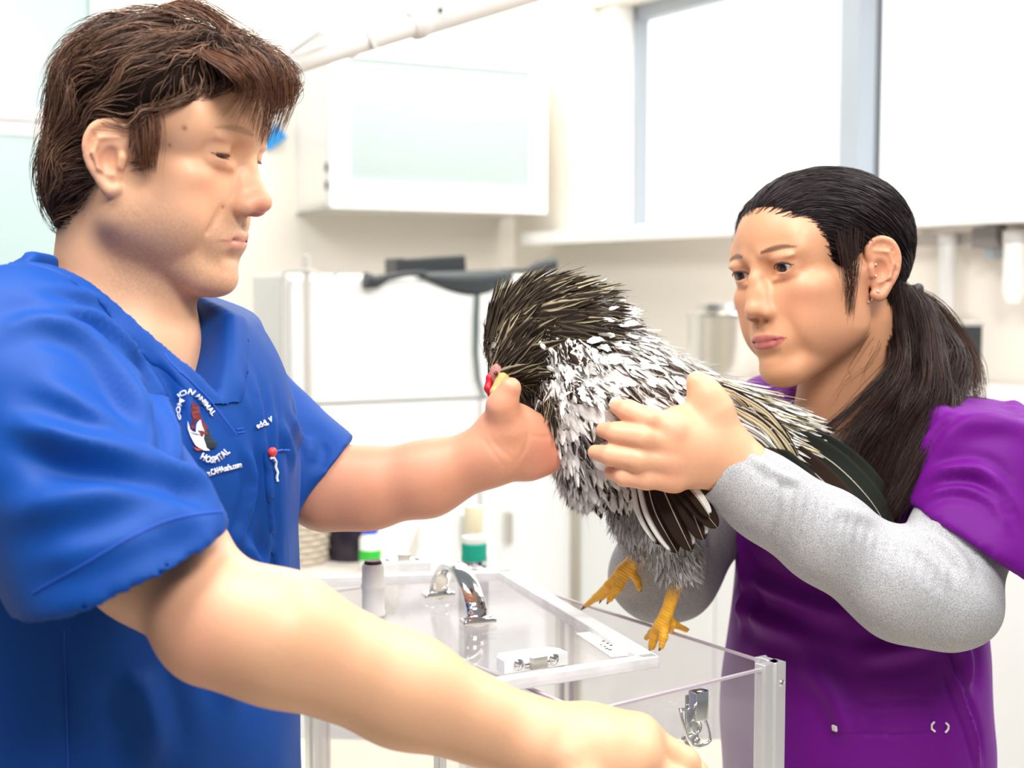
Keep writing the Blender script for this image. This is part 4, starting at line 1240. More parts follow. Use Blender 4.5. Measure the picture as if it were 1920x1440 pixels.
def patch(bv, poly, off, name, m, parent, sub=1):
    from mathutils.geometry import tessellate_polygon
    pts = []
    for a, b in zip(poly, poly[1:] + poly[:1]):
        n = max(1, int(math.hypot(b[0] - a[0], b[1] - a[1]) / 5))
        pts += [(a[0] + (b[0] - a[0]) * i / n, a[1] + (b[1] - a[1]) * i / n) for i in range(n)]
    tri = tessellate_polygon([[Vector((x, y, 0)) for x, y in pts]])
    v = []
    for x, y in pts:
        h, no = hit(bv, x, y)
        if h is None: h, no = (Vector(v[-1]) if v else P(x, y, 1.2)), Vector((0, 0, 0))
        if no.dot(h - EYE0) > 0: no = -no
        v.append(tuple(h + no * off))
    o = link_mesh(name, np.array(v), np.array([list(t) for t in tri]), m, parent, smooth=False)
    md = o.modifiers.new('t', 'SOLIDIFY'); md.thickness = .0007; md.offset = 0
    return o
def arcfn(pts, hgt):
    l = np.array(smoothline(pts, 10)); d = np.r_[0, np.cumsum(np.linalg.norm(np.diff(l, axis=0), axis=1))]; d /= d[-1]
    def f(u, y):
        x0 = np.interp(u, d, l[:, 0]); y0 = np.interp(u, d, l[:, 1]); e = .03
        tx = np.interp(min(1, u + e), d, l[:, 0]) - np.interp(max(0, u - e), d, l[:, 0]); ty = np.interp(min(1, u + e), d, l[:, 1]) - np.interp(max(0, u - e), d, l[:, 1])
        L = math.hypot(tx, ty); tx /= L; ty /= L
        return x0 + ty * y * hgt, y0 - tx * y * hgt
    return f
lettering(bv, 'COM', arcfn([(338, 791), (337, 775), (341, 757), (345, 750)], 11), .003, 'embroidered_letters', WTH, man, 1.0, .02)
lettering(bv, 'ION ANIMAL', arcfn([(338, 744), (349, 737), (362, 742), (380, 756), (399, 779)], 13), .003, 'embroidered_letters', WTH, man, 1.0, .02)
lettering(bv, 'HOSPITAL', arcfn([(374, 855), (388, 862), (404, 861), (424, 845)], 17), .003, 'embroidered_letters', WTH, man, 1.0, .02)
lettering(bv, 'www.CAHAsafe.com', arcfn([(371, 894), (388, 888), (412, 880), (447, 871)], 15), .003, 'embroidered_letters', WTH, man, 1.0, .02)
lettering(bv, 'edd, V', arcfn([(478, 800), (490, 795), (509, 786)], 15), .0022, 'embroidered_letters', WTH, man, 1.0, .02)
MAR = mat('maroon_thread', (.16, .015, .02), .7); DKT = mat('dark_thread', (.012, .02, .03), .7); RDT = mat('rust_thread', (.45, .06, .03), .7)
patch(bv, [(358, 757), (362, 755), (370, 763), (371, 775), (378, 790), (388, 802), (393, 815), (395, 832), (385, 834), (372, 812), (366, 803), (360, 806), (358, 798), (362, 785), (359, 772)], .0014, 'embroidered_dog', MAR, man)
patch(bv, [(382, 800), (390, 806), (393, 818), (406, 833), (402, 840), (388, 842), (381, 834), (378, 815)], .0018, 'embroidered_dark_patch', DKT, man)
patch(bv, [(353, 790), (357, 806), (366, 812), (368, 792), (372, 788), (374, 798), (380, 812), (378, 822), (384, 840), (391, 845), (380, 845), (366, 836), (357, 818), (353, 804)], .0020, 'embroidered_cat', WTH, man)
patch(bv, [(361, 838), (370, 841), (380, 840), (378, 844), (367, 845)], .0018, 'embroidered_swoosh', RDT, man)
# stitching lines
def stitch(pts, nm='stitch_line', r=.0005, off=.0006, m=STITCH):
    t, nn = trace(bv, [tuple(a) for a in smoothline(pts, 6)], 6)
    t = [a + (b if b.dot(a - EYE0) < 0 else -b) * off for a, b in zip(t, nn)]
    k0 = 0; seg = []
    for i in range(1, len(t) + 1):
        if i == len(t) or (t[i] - t[i - 1]).length > .012: seg.append(t[k0:i]); k0 = i
    t = max(seg, key=len)
    if len(t) > 1: MB().tube(t, r, 6).build(nm, m, man, True)
stitch([(62, 1112), (150, 1062), (250, 1005), (330, 972), (425, 958)])
stitch([(443, 805), (455, 803)]); stitch([(445, 812), (458, 810)])
stitch([(120, 1180), (124, 1300), (128, 1440)])
stitch([(92, 500), (165, 540), (235, 590), (285, 635), (325, 690), (385, 745), (440, 815)], off=.0028)
# breast pocket with its pen
POCK = BLUE
ribbon(bv, [(491, 850), (497, 930), (506, 1010), (516, 1085)], [(536, 842), (540, 930), (542, 1020), (543, 1090)], .0035, 'breast_pocket', POCK, man, 26, 8)
stitch([(490, 850), (512, 846), (538, 841)], 'pocket_edge', .0009, .0045)
h1, n1_ = hit(bv, 501, 848); n1_ = n1_ if n1_.dot(h1 - EYE0) < 0 else -n1_
pen = Sdf(); pen.ell(tuple(h1 + n1_ * .006), (.0042, .0042, .0042), .001)
v, q = pen.mesh(.0008); link_mesh('pen_top', v, q, mat('red_white_plastic', (.75, .05, .05), .35), man)
MB().tube([hit(bv, x, y)[0] + n1_ * .006 for x, y in ((497, 860), (503, 858), (508, 866), (507, 876), (511, 886), (509, 896), (511, 903))], .0012, 8).build('pen_cord', WTH, man, True)
# hair
def wav(p, f, seed):
    x, y, z = p.T
    return np.sin(x * f + 1.7 * np.sin(y * f * .8 + seed) + seed) * np.cos(z * f * .9 + 1.3 * np.sin(x * f * .7 + seed * 2))
HAIR = hair_mat('hair', .38)
H = Sdf()
H.ell((1.2, 0, 4.3), (9.3, 8.1, 7.55), .5)
H.ell((-3.7, 0, -1.8), (4.1, 6.2, 5.8), 2.0)
H.ell((6.6, 0, 8.2), (4.4, 5.4, 2.6), 1.6)
for y in (1, -1):
    H.ell((2.6, y * 6.0, 5.4), (3.6, 2.0, 2.2), 1.0)
H.ell((10.3, 0, -1.2), (6.8, 9, 8.7), .8, '-')
for y in (1, -1):
    H.ell((1.0, y * 8.6, -.6), (2.6, 3.0, 3.1), .5, '-')
H.ell((2.6, 0, -6.8), (5.0, 12, 6.0), .8, '-')
H.wedge([((3.2, 0, 0), (-1, 0, 0)), ((3.2, 0, 3.5), (-.62, 0, 1))], .5)
H.half((0, 0, -7.2), (-.1, 0, -1), .8)
v, q = H.mesh(.22)
v = v - vnormals(v, q) * .25
link_mesh('hair_base', xf(MM, v), q, HAIRBASE, man)
def flow_m(p):
    x, y, z = p.T
    fr = np.clip((x - 2.5 + 1.5 * wav(p, .8, 9.0)) / 7.0, 0, 1); bk = np.clip((-x - 2.5) / 4, 0, 1); top = np.clip((z - 8) / 3, 0, 1)
    sd = np.sign(y + 1e-6)
    d = np.stack([-.75 * (1 - bk) * (1 - fr) + fr * 1.0, sd * .35 * np.ones_like(x) * (1 - .3 * fr), -.55 - .8 * bk + .1 * top - .25 * fr], -1)
    d[:, 0] += .5 * wav(p, 1.1, 1.0); d[:, 2] += .55 * wav(p, 1.0, 4.0); d[:, 1] += .25 * wav(p, 1.1, 2.0)
    return d
keep = lambda p: (p[:, 1] < 6.5)
def grow_m(n, L, K, lift, r, keepf, seed):
    roots = scatter(H, n, (-10, -9, -8), (12, 9, 13), keepf)
    cl = wav(roots, 1.6, seed) * .5 + wav(roots, 3.7, seed + 3) * .3
    hf = lambda s, h0: -.15 + lift * (.35 + .8 * h0 + .5 * cl) * np.sin(min(1, s * 1.5) * 1.57) - .25 * max(0, s - .7)
    st = comb(H, roots, flow_m, np.where(roots[:, 0] > 4.5, L * .62, L), K, hf, .2, .12)
    bad = ((st[:, :, 0] > 3.9) & (st[:, :, 0] < 9.3) & (st[:, :, 2] < 2.6 + (st[:, :, 0] - 3.3) * .6)).any(1)
    st = st[~bad]; roots = roots[~bad]; n = len(roots)
    t = np.clip(.35 + .5 * wav(roots, 2.6, seed + 1) + .25 * rng.normal(size=n), 0, 1)[:, None]
    c = np.array((.03, .012, .009)) * (1 - t) + np.array((.27, .145, .09)) * t
    return xf(MM, st), c, np.full(n, r)
a = grow_m(7500, 4.6, 8, .75, .00042, keep, 1.0)
b = grow_m(1500, 5.5, 8, 1.15, .00036, keep, 6.0)
pts = np.concatenate([a[0], b[0]]); cc = np.concatenate([a[1], b[1]]); rr = np.concatenate([a[2], b[2]])
hs = strands('hair', pts, rr, HAIR, man, cc); tag(hs, kind='stuff')
# fringe falling over the forehead
def guides(defs, n, spread, K, r, M, cfun, name, parent, wave=0.0, tipspread=1.0):
    """defs: list of local-space polylines; strands follow blends of them"""
    G = []
    for g in defs:
        l = np.array(smoothline(g, 6)); d = np.r_[0, np.cumsum(np.linalg.norm(np.diff(l, axis=0), axis=1))]
        G.append(np.stack([np.interp(np.linspace(0, d[-1], K), d, l[:, i]) for i in range(3)], 1))
    G = np.array(G); m = len(G)
    nl = max(3, n // 110) if wave > .2 else 0
    if nl:
        lk = rng.integers(0, nl, n); w_ = np.clip(rng.uniform(0, m - 1, nl)[lk] + rng.normal(size=n) * .12, 0, m - 1.001)
    else: w_ = rng.uniform(0, m - 1, n)
    i = np.minimum(w_.astype(int), m - 2); f = (w_ - i)[:, None, None]
    st = G[i] * (1 - f) + G[i + 1] * f
    s = np.linspace(0, 1, K)[None, :, None]
    off = rng.normal(size=(n, 1, 3)) * spread
    st = st + off * (.35 + .65 * s * tipspread) * (.6 if nl else 1)
    if wave:
        ph = rng.uniform(0, 6.28, (n, 1, 1)); am = rng.uniform(.3, 1, (n, 1, 1))
        dirn = rng.normal(size=(n, 1, 3))
        st = st + dirn * np.sin(s * rng.uniform(8, 16, (n, 1, 1)) + ph) * wave * (.45 if nl else 1) * am * np.minimum(1, s * 3)
        if nl:
            dl = rng.normal(size=(nl, 1, 3))[lk]; pl = rng.uniform(0, 6.28, (nl, 1, 1))[lk]; fl_ = rng.uniform(7, 13, (nl, 1, 1))[lk]; ol = rng.normal(size=(nl, 1, 3))[lk]
            st = st + dl * np.sin(s * fl_ + pl) * wave * 1.1 * np.minimum(1, s * 3) + ol * spread * .9 * np.minimum(1, s * 2.5)
    t = np.clip(rng.beta(2, 3, n), 0, 1)[:, None]
    o = strands(name, xf(M, st) if M is not None else st, np.full(n, r), HAIR, parent, cfun(t)); tag(o, kind='stuff')
    return o
def loc(l):   # design points given on the photo with a depth, to head space
    return [np.array(MI @ P(*a)) for a in l]
mc = lambda t: np.array((.05, .018, .01)) * (1 - t) + np.array((.24, .1, .05)) * t
guides([loc([(370, 100, 1.10), (430, 140, 1.08), (450, 170, 1.09), (415, 215, 1.09)]),
        loc([(390, 90, 1.12), (460, 125, 1.09), (485, 165, 1.10), (470, 225, 1.11)]),
        loc([(400, 80, 1.14), (480, 120, 1.11), (500, 190, 1.13), (492, 268, 1.15)]),
        loc([(420, 80, 1.17), (510, 115, 1.14), (530, 180, 1.15), (505, 262, 1.17)]),
        loc([(430, 80, 1.2), (530, 110, 1.18), (560, 160, 1.18), (535, 235, 1.19)])], 300, .3, 12, .0004, MM, mc, 'fringe', man, .06)
guides([loc([(250, 45, 1.18), (330, 5, 1.18), (390, 30, 1.18), (450, 80, 1.18)]),
        loc([(300, 50, 1.2), (370, 10, 1.2), (430, 45, 1.2), (500, 100, 1.18)])], 160, .5, 9, .00035, MM, mc, 'loose_hair', man, .12)
guides([loc([(225, 185, 1.13), (246, 225, 1.105), (258, 275, 1.098), (266, 318, 1.10)]),
        loc([(290, 175, 1.125), (300, 215, 1.10), (302, 255, 1.095), (291, 320, 1.10)])], 190, .22, 9, .00034, MM, mc, 'sideburn', man, .03)
# ---------------------------------------------------------------- the woman in purple scrubs
WOMP = dict(fh_c=(3.9, 0, 3.8), fh_r=(4.8, 5.6, 4.8), chin_x=-.4, skull_c=(0.0, 0, 4.4), skull_r=(8.5, 6.9, 6.2), ear_s=.93, ear_z=-.2, jaw=.96, cheek=1.03, chin=.86, double=.2, brow=.55, nose=.94, tip=.1,
  eye_z=1.6, open=.38, slit=-.12, mouth_z=-5.5, lip=.92, lip_x=-.25, corner=.04, ear_y=6.8, ear_x=0.0,
  blush=.4, blush_c=(.66, .24, .15), nose_red=.12, nose_c=(.6, .22, .15), dark_c=(.13, .03, .03), beard=0, fold=0, tmp_y=4.7, bag=.35, ckb=2.6, beard_c=(0, 0, 0),
  lip_a=.85, lip_c=(.47, .1, .11), brow_z=1.5, brow_t=.42, brow_a=.8, brow_c=(.05, .025, .015), lash=.95)
SKIN_W = (.66, .32, .175)
woman = thing('person', 'woman in purple scrub top over grey long sleeves, dark ponytail, holding the rooster', 'person', (.4, 1.52, 0))
WM = head_matrix(P(1542, 519, 1.47), R(31), R(7), R(7), 1.06, -1)
WI = WM.inverted()
lw = lambda px, py, d: WI @ P(px, py, d)
S = head_sdf(WOMP)
S.cap(lw(1600, 600, 1.49), lw(1610, 760, 1.51), 4.9, 5.0, 1.5)
S.cap(lw(1575, 620, 1.475), lw(1560, 770, 1.50), 3.4, 4.0, 1.5)
S.ell(lw(1600, 920, 1.54), (8, 9, 10), 3.0)
v, q = S.mesh(.15, lo=(-16, -18, -28)); v = relax(v, q, 1, .4)
parts = [(xf(WM, v), q, face_colors(v, WOMP, SKIN_W))]
# near (left) hand on the flank of the rooster
A = Sdf()
A.cap(P(1480, 950, 1.335), P(1375, 872, 1.325), .034, .027, .01)
A.cap(P(1375, 872, 1.325), P(1320, 845, 1.315), .029, .032, .02, flat=((0, 1, 0), 1.35))
A.ell(P(1292, 832, 1.312), (.040, .018, .040), .02, rot=Matrix.Rotation(R(12), 3, 'Y'))
# thumb up the flank
A.chain([P(1352, 822, 1.325), P(1338, 768, 1.315), P(1322, 738, 1.312), P(1306, 714, 1.31)], [.024, .0170, .0132, .0098], .014)
F_ = [([(1262, 805, 1.30), (1215, 786, 1.292), (1178, 770, 1.30), (1158, 764, 1.318)], .0120),
      ([(1258, 828, 1.30), (1205, 820, 1.288), (1156, 812, 1.30), (1132, 806, 1.32)], .0122),
      ([(1258, 862, 1.30), (1198, 862, 1.290), (1146, 854, 1.30), (1116, 848, 1.32)], .0118),
      ([(1265, 895, 1.305), (1212, 898, 1.296), (1170, 894, 1.30), (1146, 886, 1.315)], .0106)]
for pts, r in F_:
    A.chain([P(*a) for a in pts], [r * 1.15, r, r * .88, r * .66], .0035)
    A.chain([P(1330, 850, 1.32), P(*pts[0])], [.016, r * 1.1], .016)
wv, wq = A.mesh(.0019); wv = relax(wv, wq, 2, .5)
parts.append((wv, wq, np.array((.80, .42, .25))))
# far hand under the bird
A = Sdf()
A.chain([P(1245, 985, 1.50), P(1235, 930, 1.46)], [.03, .026], .01)
A.ell(P(1225, 890, 1.45), (.036, .02, .036), .02)
for i, x in enumerate((1180, 1200, 1222, 1245)):
    A.chain([P(x + 12, 880, 1.45), P(x - 8, 830, 1.44), P(x - 20, 800, 1.42)], [.013, .011, .009], .005)
fv, fq = A.mesh(.003); parts.append((fv, fq, np.array(SKIN_W)))
V, Q, K = merge(parts)
for x, y in ((1262, 798), (1256, 828), (1256, 862), (1264, 896)): K = tint(V, K, P(x, y, 1.29), .012, (.85, .36, .24), .35)
link_mesh('body', V, Q, SKIN, woman, K)
lashes(WM, WOMP, woman, .085, (.008, .005, .005))
eyeballs(WM, WOMP, woman, (1, -.06, -.2), (.014, .007, .005))

PURPLE = mat('purple_scrub_cloth', (0.13, 0.0, 0.20), 0.6, 0, Specular_IOR_Level=.22)
PURPLE.node_tree.nodes['Principled BSDF'].inputs['Sheen Weight'].default_value = 0.08
PURPLE.node_tree.nodes['Principled BSDF'].inputs['Sheen Tint'].default_value = (.7, .2, 1, 1)
add_noise(PURPLE, 900, .06, .12, 2, dist=.0004)
GREY = mat('grey_marl_knit', (0.42, 0.42, 0.43), 0.85)
N_, L_, b_ = nodes(GREY)
tc_ = N_.new('ShaderNodeTexCoord'); vz = N_.new('ShaderNodeTexNoise'); vz.inputs['Scale'].default_value = 1100; vz.inputs['Detail'].default_value = 3
cr = N_.new('ShaderNodeValToRGB'); cr.color_ramp.elements[0].position = .36; cr.color_ramp.elements[0].color = (.27, .27, .29, 1); cr.color_ramp.elements[1].position = .6; cr.color_ramp.elements[1].color = (.52, .52, .53, 1)
L_.new(tc_.outputs['Object'], vz.inputs['Vector']); L_.new(vz.outputs['Fac'], cr.inputs['Fac']); L_.new(cr.outputs['Color'], b_.inputs['Base Color'])
bp_ = N_.new('ShaderNodeBump'); bp_.inputs['Strength'].default_value = .4; bp_.inputs['Distance'].default_value = .001
L_.new(vz.outputs['Fac'], bp_.inputs['Height']); L_.new(bp_.outputs['Normal'], b_.inputs['Normal'])

ty = R(40); wf = Vector((-math.cos(ty), -math.sin(ty), 0)); wl = Vector((math.sin(ty), -math.cos(ty), 0))
WR = Matrix((wf, wl, tz)).transposed()
T = Sdf()
T.ell(P(1625, 960, 1.55), (.105, .155, .16), .05, rot=WR)
T.ell(P(1560, 960, 1.50), (.07, .12, .07), .05, rot=WR)              # chest
T.ell(P(1595, 1180, 1.55), (.122, .145, .20), .06, rot=WR)
T.ell(P(1602, 1480, 1.55), (.14, .16, .25), .08, rot=WR)
T.cap(P(1640, 790, 1.51), P(1800, 790, 1.43), .05, .062, .05)
T.cap(P(1565, 775, 1.55), P(1445, 785, 1.62), .05, .055, .05)
wn = (P(1800, 1010, 1.36) - P(1860, 800, 1.41)).normalized()
SW = sleeve(P(1850, 805, 1.41), P(1818, 1060, 1.36), .073, .078, P(1800, 1010, 1.36), Vector((-.55, 0, -.85)))
T.join(SW, .014)
T.cap(P(1598, 640, 1.49), P(1600, 735, 1.51), .062, .068, .004, '-')
T.half(P(1600, 715, 1.51), (.1, -.1, 1), .004)
Wf = (wf + Vector((0, 0, .4))).normalized()
a0, a1, a2 = P(1575, 880, 1.42), P(1655, 740, 1.43), P(1512, 730, 1.50)
p1 = (a0 - a1).cross(Wf); p1 = p1 if p1.dot(a2 - a1) < 0 else -p1
p2 = (a0 - a2).cross(Wf); p2 = p2 if p2.dot(a1 - a2) < 0 else -p2
T.wedge([(a0, p1), (a0, p2), (P(1600, 740, 1.51), -wf)], .004)
CV = Sdf(); CV.cap(P(1598, 640, 1.49), P(1600, 735, 1.51), .062, .068, .004); CV.wedge([(a0, p1), (a0, p2), (P(1600, 740, 1.51), -wf)], .004, '+')
v, q = T.mesh(.0042, lo=(-1, .5, .86)); v = relax(v, q, 2, .5)
nr = vnormals(v, q); bv = bvh_of(v, q)
WFOLDS = [
  ([(1770, 740), (1830, 735), (1890, 750), (1918, 790)], .009, .002),
  ([(1750, 850), (1800, 800), (1860, 790), (1915, 800)], .012, .004),
  ([(1730, 900), (1790, 880), (1850, 890), (1905, 960)], .008, .006),
  ([(1720, 940), (1780, 912), (1850, 930), (1890, 990)], .006, .005),
  ([(1725, 850), (1760, 800), (1800, 770)], .006, .004),
  ([(1355, 1010), (1400, 1080), (1500, 1130), (1600, 1160)], .012, .006),
  ([(1350, 1100), (1420, 1160), (1520, 1200)], .012, .006),
  ([(1380, 1000), (1400, 1080), (1390, 1180)], .01, .006),
  ([(1600, 1230), (1680, 1220), (1760, 1200)], .01, .004),
  ([(1765, 1205), (1790, 1290), (1820, 1370), (1835, 1440)], .005, .005),
  ([(1560, 1325), (1640, 1328), (1720, 1322), (1790, 1335)], .003, .003),
  ([(1560, 1372), (1640, 1375), (1740, 1372)], .003, -.003),
  ([(1790, 1180), (1810, 1240), (1800, 1300)], .01, .006),
  ([(1500, 1240), (1560, 1300), (1600, 1400)], .014, .005),
]
WFOLDS = [(a, b * .9, c * 1.45) for a, b, c in WFOLDS]
vz_ = v; v = fold(v, nr, bv, WFOLDS); v = vz_ + (v - vz_) * np.clip((CV.eval(vz_) - .004) / .03, 0, 1)[:, None]; bv0 = bv; v = relax(v, q, 1, .5)
v = cloth_noise(v, nr, .006, 9.0, 13.0)
v = cloth_noise(v, nr, .002, 26.0, 18.0, (1, 1, .5))
bv = bvh_of(v, q)
link_mesh('scrub_top', v, q, PURPLE, woman)
neckband(T, CV, .016, .0022, P(1400, 900, 1.45) + Vector((0, -.15, 0)), P(1760, 690, 1.5) + Vector((0, .18, 0)), PURPLE, woman, WFOLDS, bv0, 13.0)
# grey sleeves
T = Sdf()
T.chain([P(1840, 900, 1.385), P(1800, 1010, 1.36), P(1772, 1120, 1.33)], [.05, .047, .046], .03)
T.chain([P(1772, 1120, 1.33), P(1690, 1100, 1.33), P(1540, 1000, 1.33), P(1440, 935, 1.33), P(1352, 878, 1.33)], [.046, .048, .042, .037, .037], .03)
T.ell(P(1790, 1150, 1.33), (.032, .032, .026), .03)
T.cap(P(1400, 905, 1.33), P(1310, 850, 1.33), .028, .034, .004, '-')
T.half(P(1350, 868, 1.33), (P(1280, 835, 1.33) - P(1400, 905, 1.33)), .003)
v, q = T.mesh(.003); v = relax(v, q, 2, .5)
nr = vnormals(v, q); bg = bvh_of(v, q)
fl = []
for i in range(16):
    x = 1480 + i * 19; y = 960 + i * 9.5
    fl.append(([(x + 12, y - 60 + (i % 3) * 6), (x + 2 * (i % 2), y), (x + 6, y + 55 - (i % 2) * 16)], .0035, .0013))
fl += [([(1448, 880), (1455, 930), (1452, 1000)], .004, .003), ([(1560, 950), (1600, 960), (1650, 975)], .007, .002),
       ([(1710, 990), (1760, 1010), (1800, 1050), (1815, 1100)], .007, .003), ([(1700, 1010), (1750, 1050), (1790, 1100)], .007, .003), ([(1730, 975), (1790, 985), (1840, 1010)], .007, .003),
       ([(1400, 850), (1460, 890), (1500, 905)], .005, .004)]
v = fold(v, nr, bg, fl)
v = cloth_noise(v, nr, .003, 18.0, 3.0)
link_mesh('grey_sleeve', v, q, GREY, woman)
T = Sdf()
T.chain([P(1430, 800, 1.64), P(1330, 960, 1.60), P(1262, 1075, 1.56)], [.05, .05, .048], .03)
T.chain([P(1262, 1075, 1.56), P(1228, 1080, 1.545), P(1240, 960, 1.48)], [.048, .046, .034], .03)
T.cap(P(1236, 1000, 1.5), P(1240, 920, 1.46), .026, .03, .004, '-')
v, q = T.mesh(.0035); v = relax(v, q, 2, .5); nr = vnormals(v, q)
v = fold(v, nr, bvh_of(v, q), [([(1190, 1000), (1250, 1050), (1300, 1060)], .006, .004), ([(1280, 980), (1300, 1040), (1290, 1110)], .006, .004), ([(1310, 970), (1322, 1040), (1310, 1090)], .006, .004)])
link_mesh('grey_sleeve', cloth_noise(v, nr, .003, 18.0, 5.0), q, GREY, woman)
# pocket details
TRIM = mat('pale_pocket_tab', (.75, .7, .68), .5)
m = MB()
def on(bv, x, y, off=.001):
    h, no = hit(bv, x, y)
    if no.dot(h - EYE0) > 0: no = -no
    return h + no * off, no
h, no = on(bv, 1566, 1365)
m.box(h, (.003, .003, .0012), no.to_track_quat('Z', 'Y').to_matrix(), .0005).build('pocket_tab', TRIM, woman)
for x in (1747, 1775):
    c = [on(bv, x + dx, y, .0015)[0] for dx, y in ((4, 1353), (-1, 1358), (-1, 1366), (5, 1371))] if x == 1747 else [on(bv, x + dx, y, .0015)[0] for dx, y in ((-3, 1355), (2, 1360), (1, 1367), (-4, 1373))]
    MB().tube(c, .0011, 8).build('pocket_loop', TRIM, woman, True)
MB().tube(trace(bv, [(1560, 1372), (1640, 1376), (1745, 1372)])[0], .0006, 6).build('pocket_seam', PURPLE, woman, True)

# ---- hair
H = Sdf()
H.ell((-.4, 0, 4.3), (9.2, 7.6, 7.0), .5)
H.ell((-5.2, 0, 0.2), (4.2, 5.6, 4.4), 2.5)
H.ell((-3.6, 0, 3.6), (7.3, 7.3, 6.3), 2.0)
H.ell((11.1, 0, -.5), (8.0, 9.0, 7.5), 1.0, '-')
H.ell((8.4, 0, -4.6), (7.2, 11, 7.2), .8, '-')
for y in (1, -1):
    H.ell((0.0, y * 8.2, -.6), (2.5, 2.8, 3.2), .5, '-')
H.ell((2.0, 0, -7.0), (4.6, 9, 6.0), .8, '-')
v, q = H.mesh(.2); v = v - vnormals(v, q) * .12
link_mesh('hair_base', xf(WM, v), q, HAIRBASE, woman)
knot = np.array(WI @ P(1708, 560, 1.50))
def flow_w(p):
    d = knot - p; L = np.linalg.norm(d, axis=1, keepdims=True); d = d / (L + 1e-6)
    x, y, z = p.T
    d = d + np.stack([-.1 + 0 * x, .2 * np.sign(y) * np.clip((z - 7) / 4, 0, 1), .28 * np.clip((x - 1) / 5, 0, 1) * np.clip((z - 1) / 4, 0, 1)], -1)
    d[:, 2] += .05 * wav(p, .8, 4.0)
    return d
roots = scatter(H, 6500, (-9, -8.5, -6), (11, 9, 13), lambda p: p[:, 1] > -7.5)
st = comb(H, roots, flow_w, 5.2, 7, lambda s, h0: -.05 + .22 * h0 * np.sin(s * 3.1) - .1 * s, .15, .035)
t = np.clip(.3 + .45 * wav(roots, 2.6, 1.) + .3 * rng.normal(size=len(roots)), 0, 1)[:, None]
tag(strands('hair', xf(WM, st), np.full(len(roots), .00045), HAIR, woman, np.array((.008, .005, .007)) * (1 - t) + np.array((.05, .032, .034)) * t), kind='stuff')
MI_save = MI; MI = WI
pc = lambda t: np.array((.010, .006, .006)) * (1 - t) + np.array((.085, .045, .035)) * t
guides([loc([(1668, 520, 1.45), (1672, 570, 1.455), (1682, 640, 1.46), (1682, 700, 1.43), (1622, 765, 1.425), (1560, 815, 1.425), (1530, 860, 1.43)]),
        loc([(1690, 530, 1.45), (1700, 580, 1.445), (1710, 660, 1.44), (1710, 740, 1.40), (1650, 830, 1.41), (1620, 900, 1.41)]),
        loc([(1710, 540, 1.47), (1728, 575, 1.45), (1745, 650, 1.43), (1740, 750, 1.39), (1690, 850, 1.39), (1660, 960, 1.40)]),
        loc([(1712, 550, 1.50), (1750, 575, 1.48), (1785, 660, 1.45), (1775, 760, 1.41), (1730, 850, 1.38), (1690, 945, 1.375)]),
        loc([(1712, 560, 1.52), (1755, 590, 1.52), (1800, 660, 1.50), (1800, 740, 1.45), (1745, 820, 1.40), (1710, 900, 1.38)])], 4600, .6, 20, .0004, WM, pc, 'ponytail', woman, .38, 1.1)
guides([loc([(1700, 540, 1.49), (1740, 560, 1.50), (1790, 640, 1.50), (1818, 720, 1.48), (1850, 770, 1.45)]),
        loc([(1700, 545, 1.49), (1760, 580, 1.50), (1805, 670, 1.49), (1812, 740, 1.46), (1790, 800, 1.42)])], 260, .9, 16, .0003, WM, lambda t: np.array((.03, .015, .01)) * (1 - t) + np.array((.16, .08, .05)) * t, 'loose_hair', woman, .5)
guides([loc([(1560, 420, 1.388), (1575, 480, 1.386), (1590, 540, 1.39), (1588, 590, 1.395)]), loc([(1620, 430, 1.39), (1612, 500, 1.387), (1600, 560, 1.39), (1592, 610, 1.40)])], 90, .3, 8, .00026, WM, pc, 'sideburn', woman, .05)
guides([loc([(1650, 600, 1.45), (1630, 650, 1.44), (1615, 690, 1.45), (1622, 720, 1.45)]), loc([(1675, 620, 1.46), (1650, 680, 1.44), (1600, 740, 1.44), (1560, 790, 1.44)])], 12, .6, 12, .0002, WM, pc, 'loose_hair', woman, .25)
guides([loc([(1470, 345, 1.44), (1415, 375, 1.45), (1388, 415, 1.47), (1384, 460, 1.48)]), loc([(1480, 340, 1.46), (1420, 368, 1.47), (1390, 405, 1.49), (1385, 455, 1.50)])], 160, .22, 10, .00032, WM, pc, 'loose_hair', woman, .08)
# scrunchie-like tie
c0 = WM @ Vector(knot)
tx = (P(1735, 575, 1.49) - P(1690, 545, 1.5)).normalized()
MB().tube([c0 + (tx.orthogonal().normalized() * math.cos(a) + tx.cross(tx.orthogonal().normalized()) * math.sin(a)) * .014 for a in np.linspace(0, 6.28, 25)], .006, 10, False).build('hair_tie', mat('black_elastic', (.01, .01, .012), .6), woman, True)
# ear jewellery
SILVER = mat('silver', (.8, .78, .75), .18, 1.0)
be = bvh_of(V, Q)
for x, y, r in ((1641, 496, .0014), (1641, 517, .0012), (1646, 547, .0018)):
    h, no = on(be, x, y, .001)
    bm_ = MB(); bm_.lathe([(0, -r), (r * .7, -r * .7), (r, 0), (r * .7, r * .7), (0, r)], h, 10).build('ear_stud', SILVER, woman, True)
h1 = on(be, 1630, 548, .0015)[0]; h2 = on(be, 1624, 566, .003)[0]; h3 = (h1 + h2) / 2 + Vector((.0035, -.004, 0))
MB().tube([tuple(a) for a in smoothline([h1, h1 * .5 + h3 * .5 + Vector((0, -.001, 0)), h3, h2], 5)], .0011, 8).build('earring', SILVER, woman, True)
h, no = on(be, 1421, 615, .0003)
MB().lathe([(0, -.0008), (.0008, 0), (0, .0008)], h, 8).build('upper_lip_mole', mat('dark_mole', (.03, .01, .01), .5), woman, True)
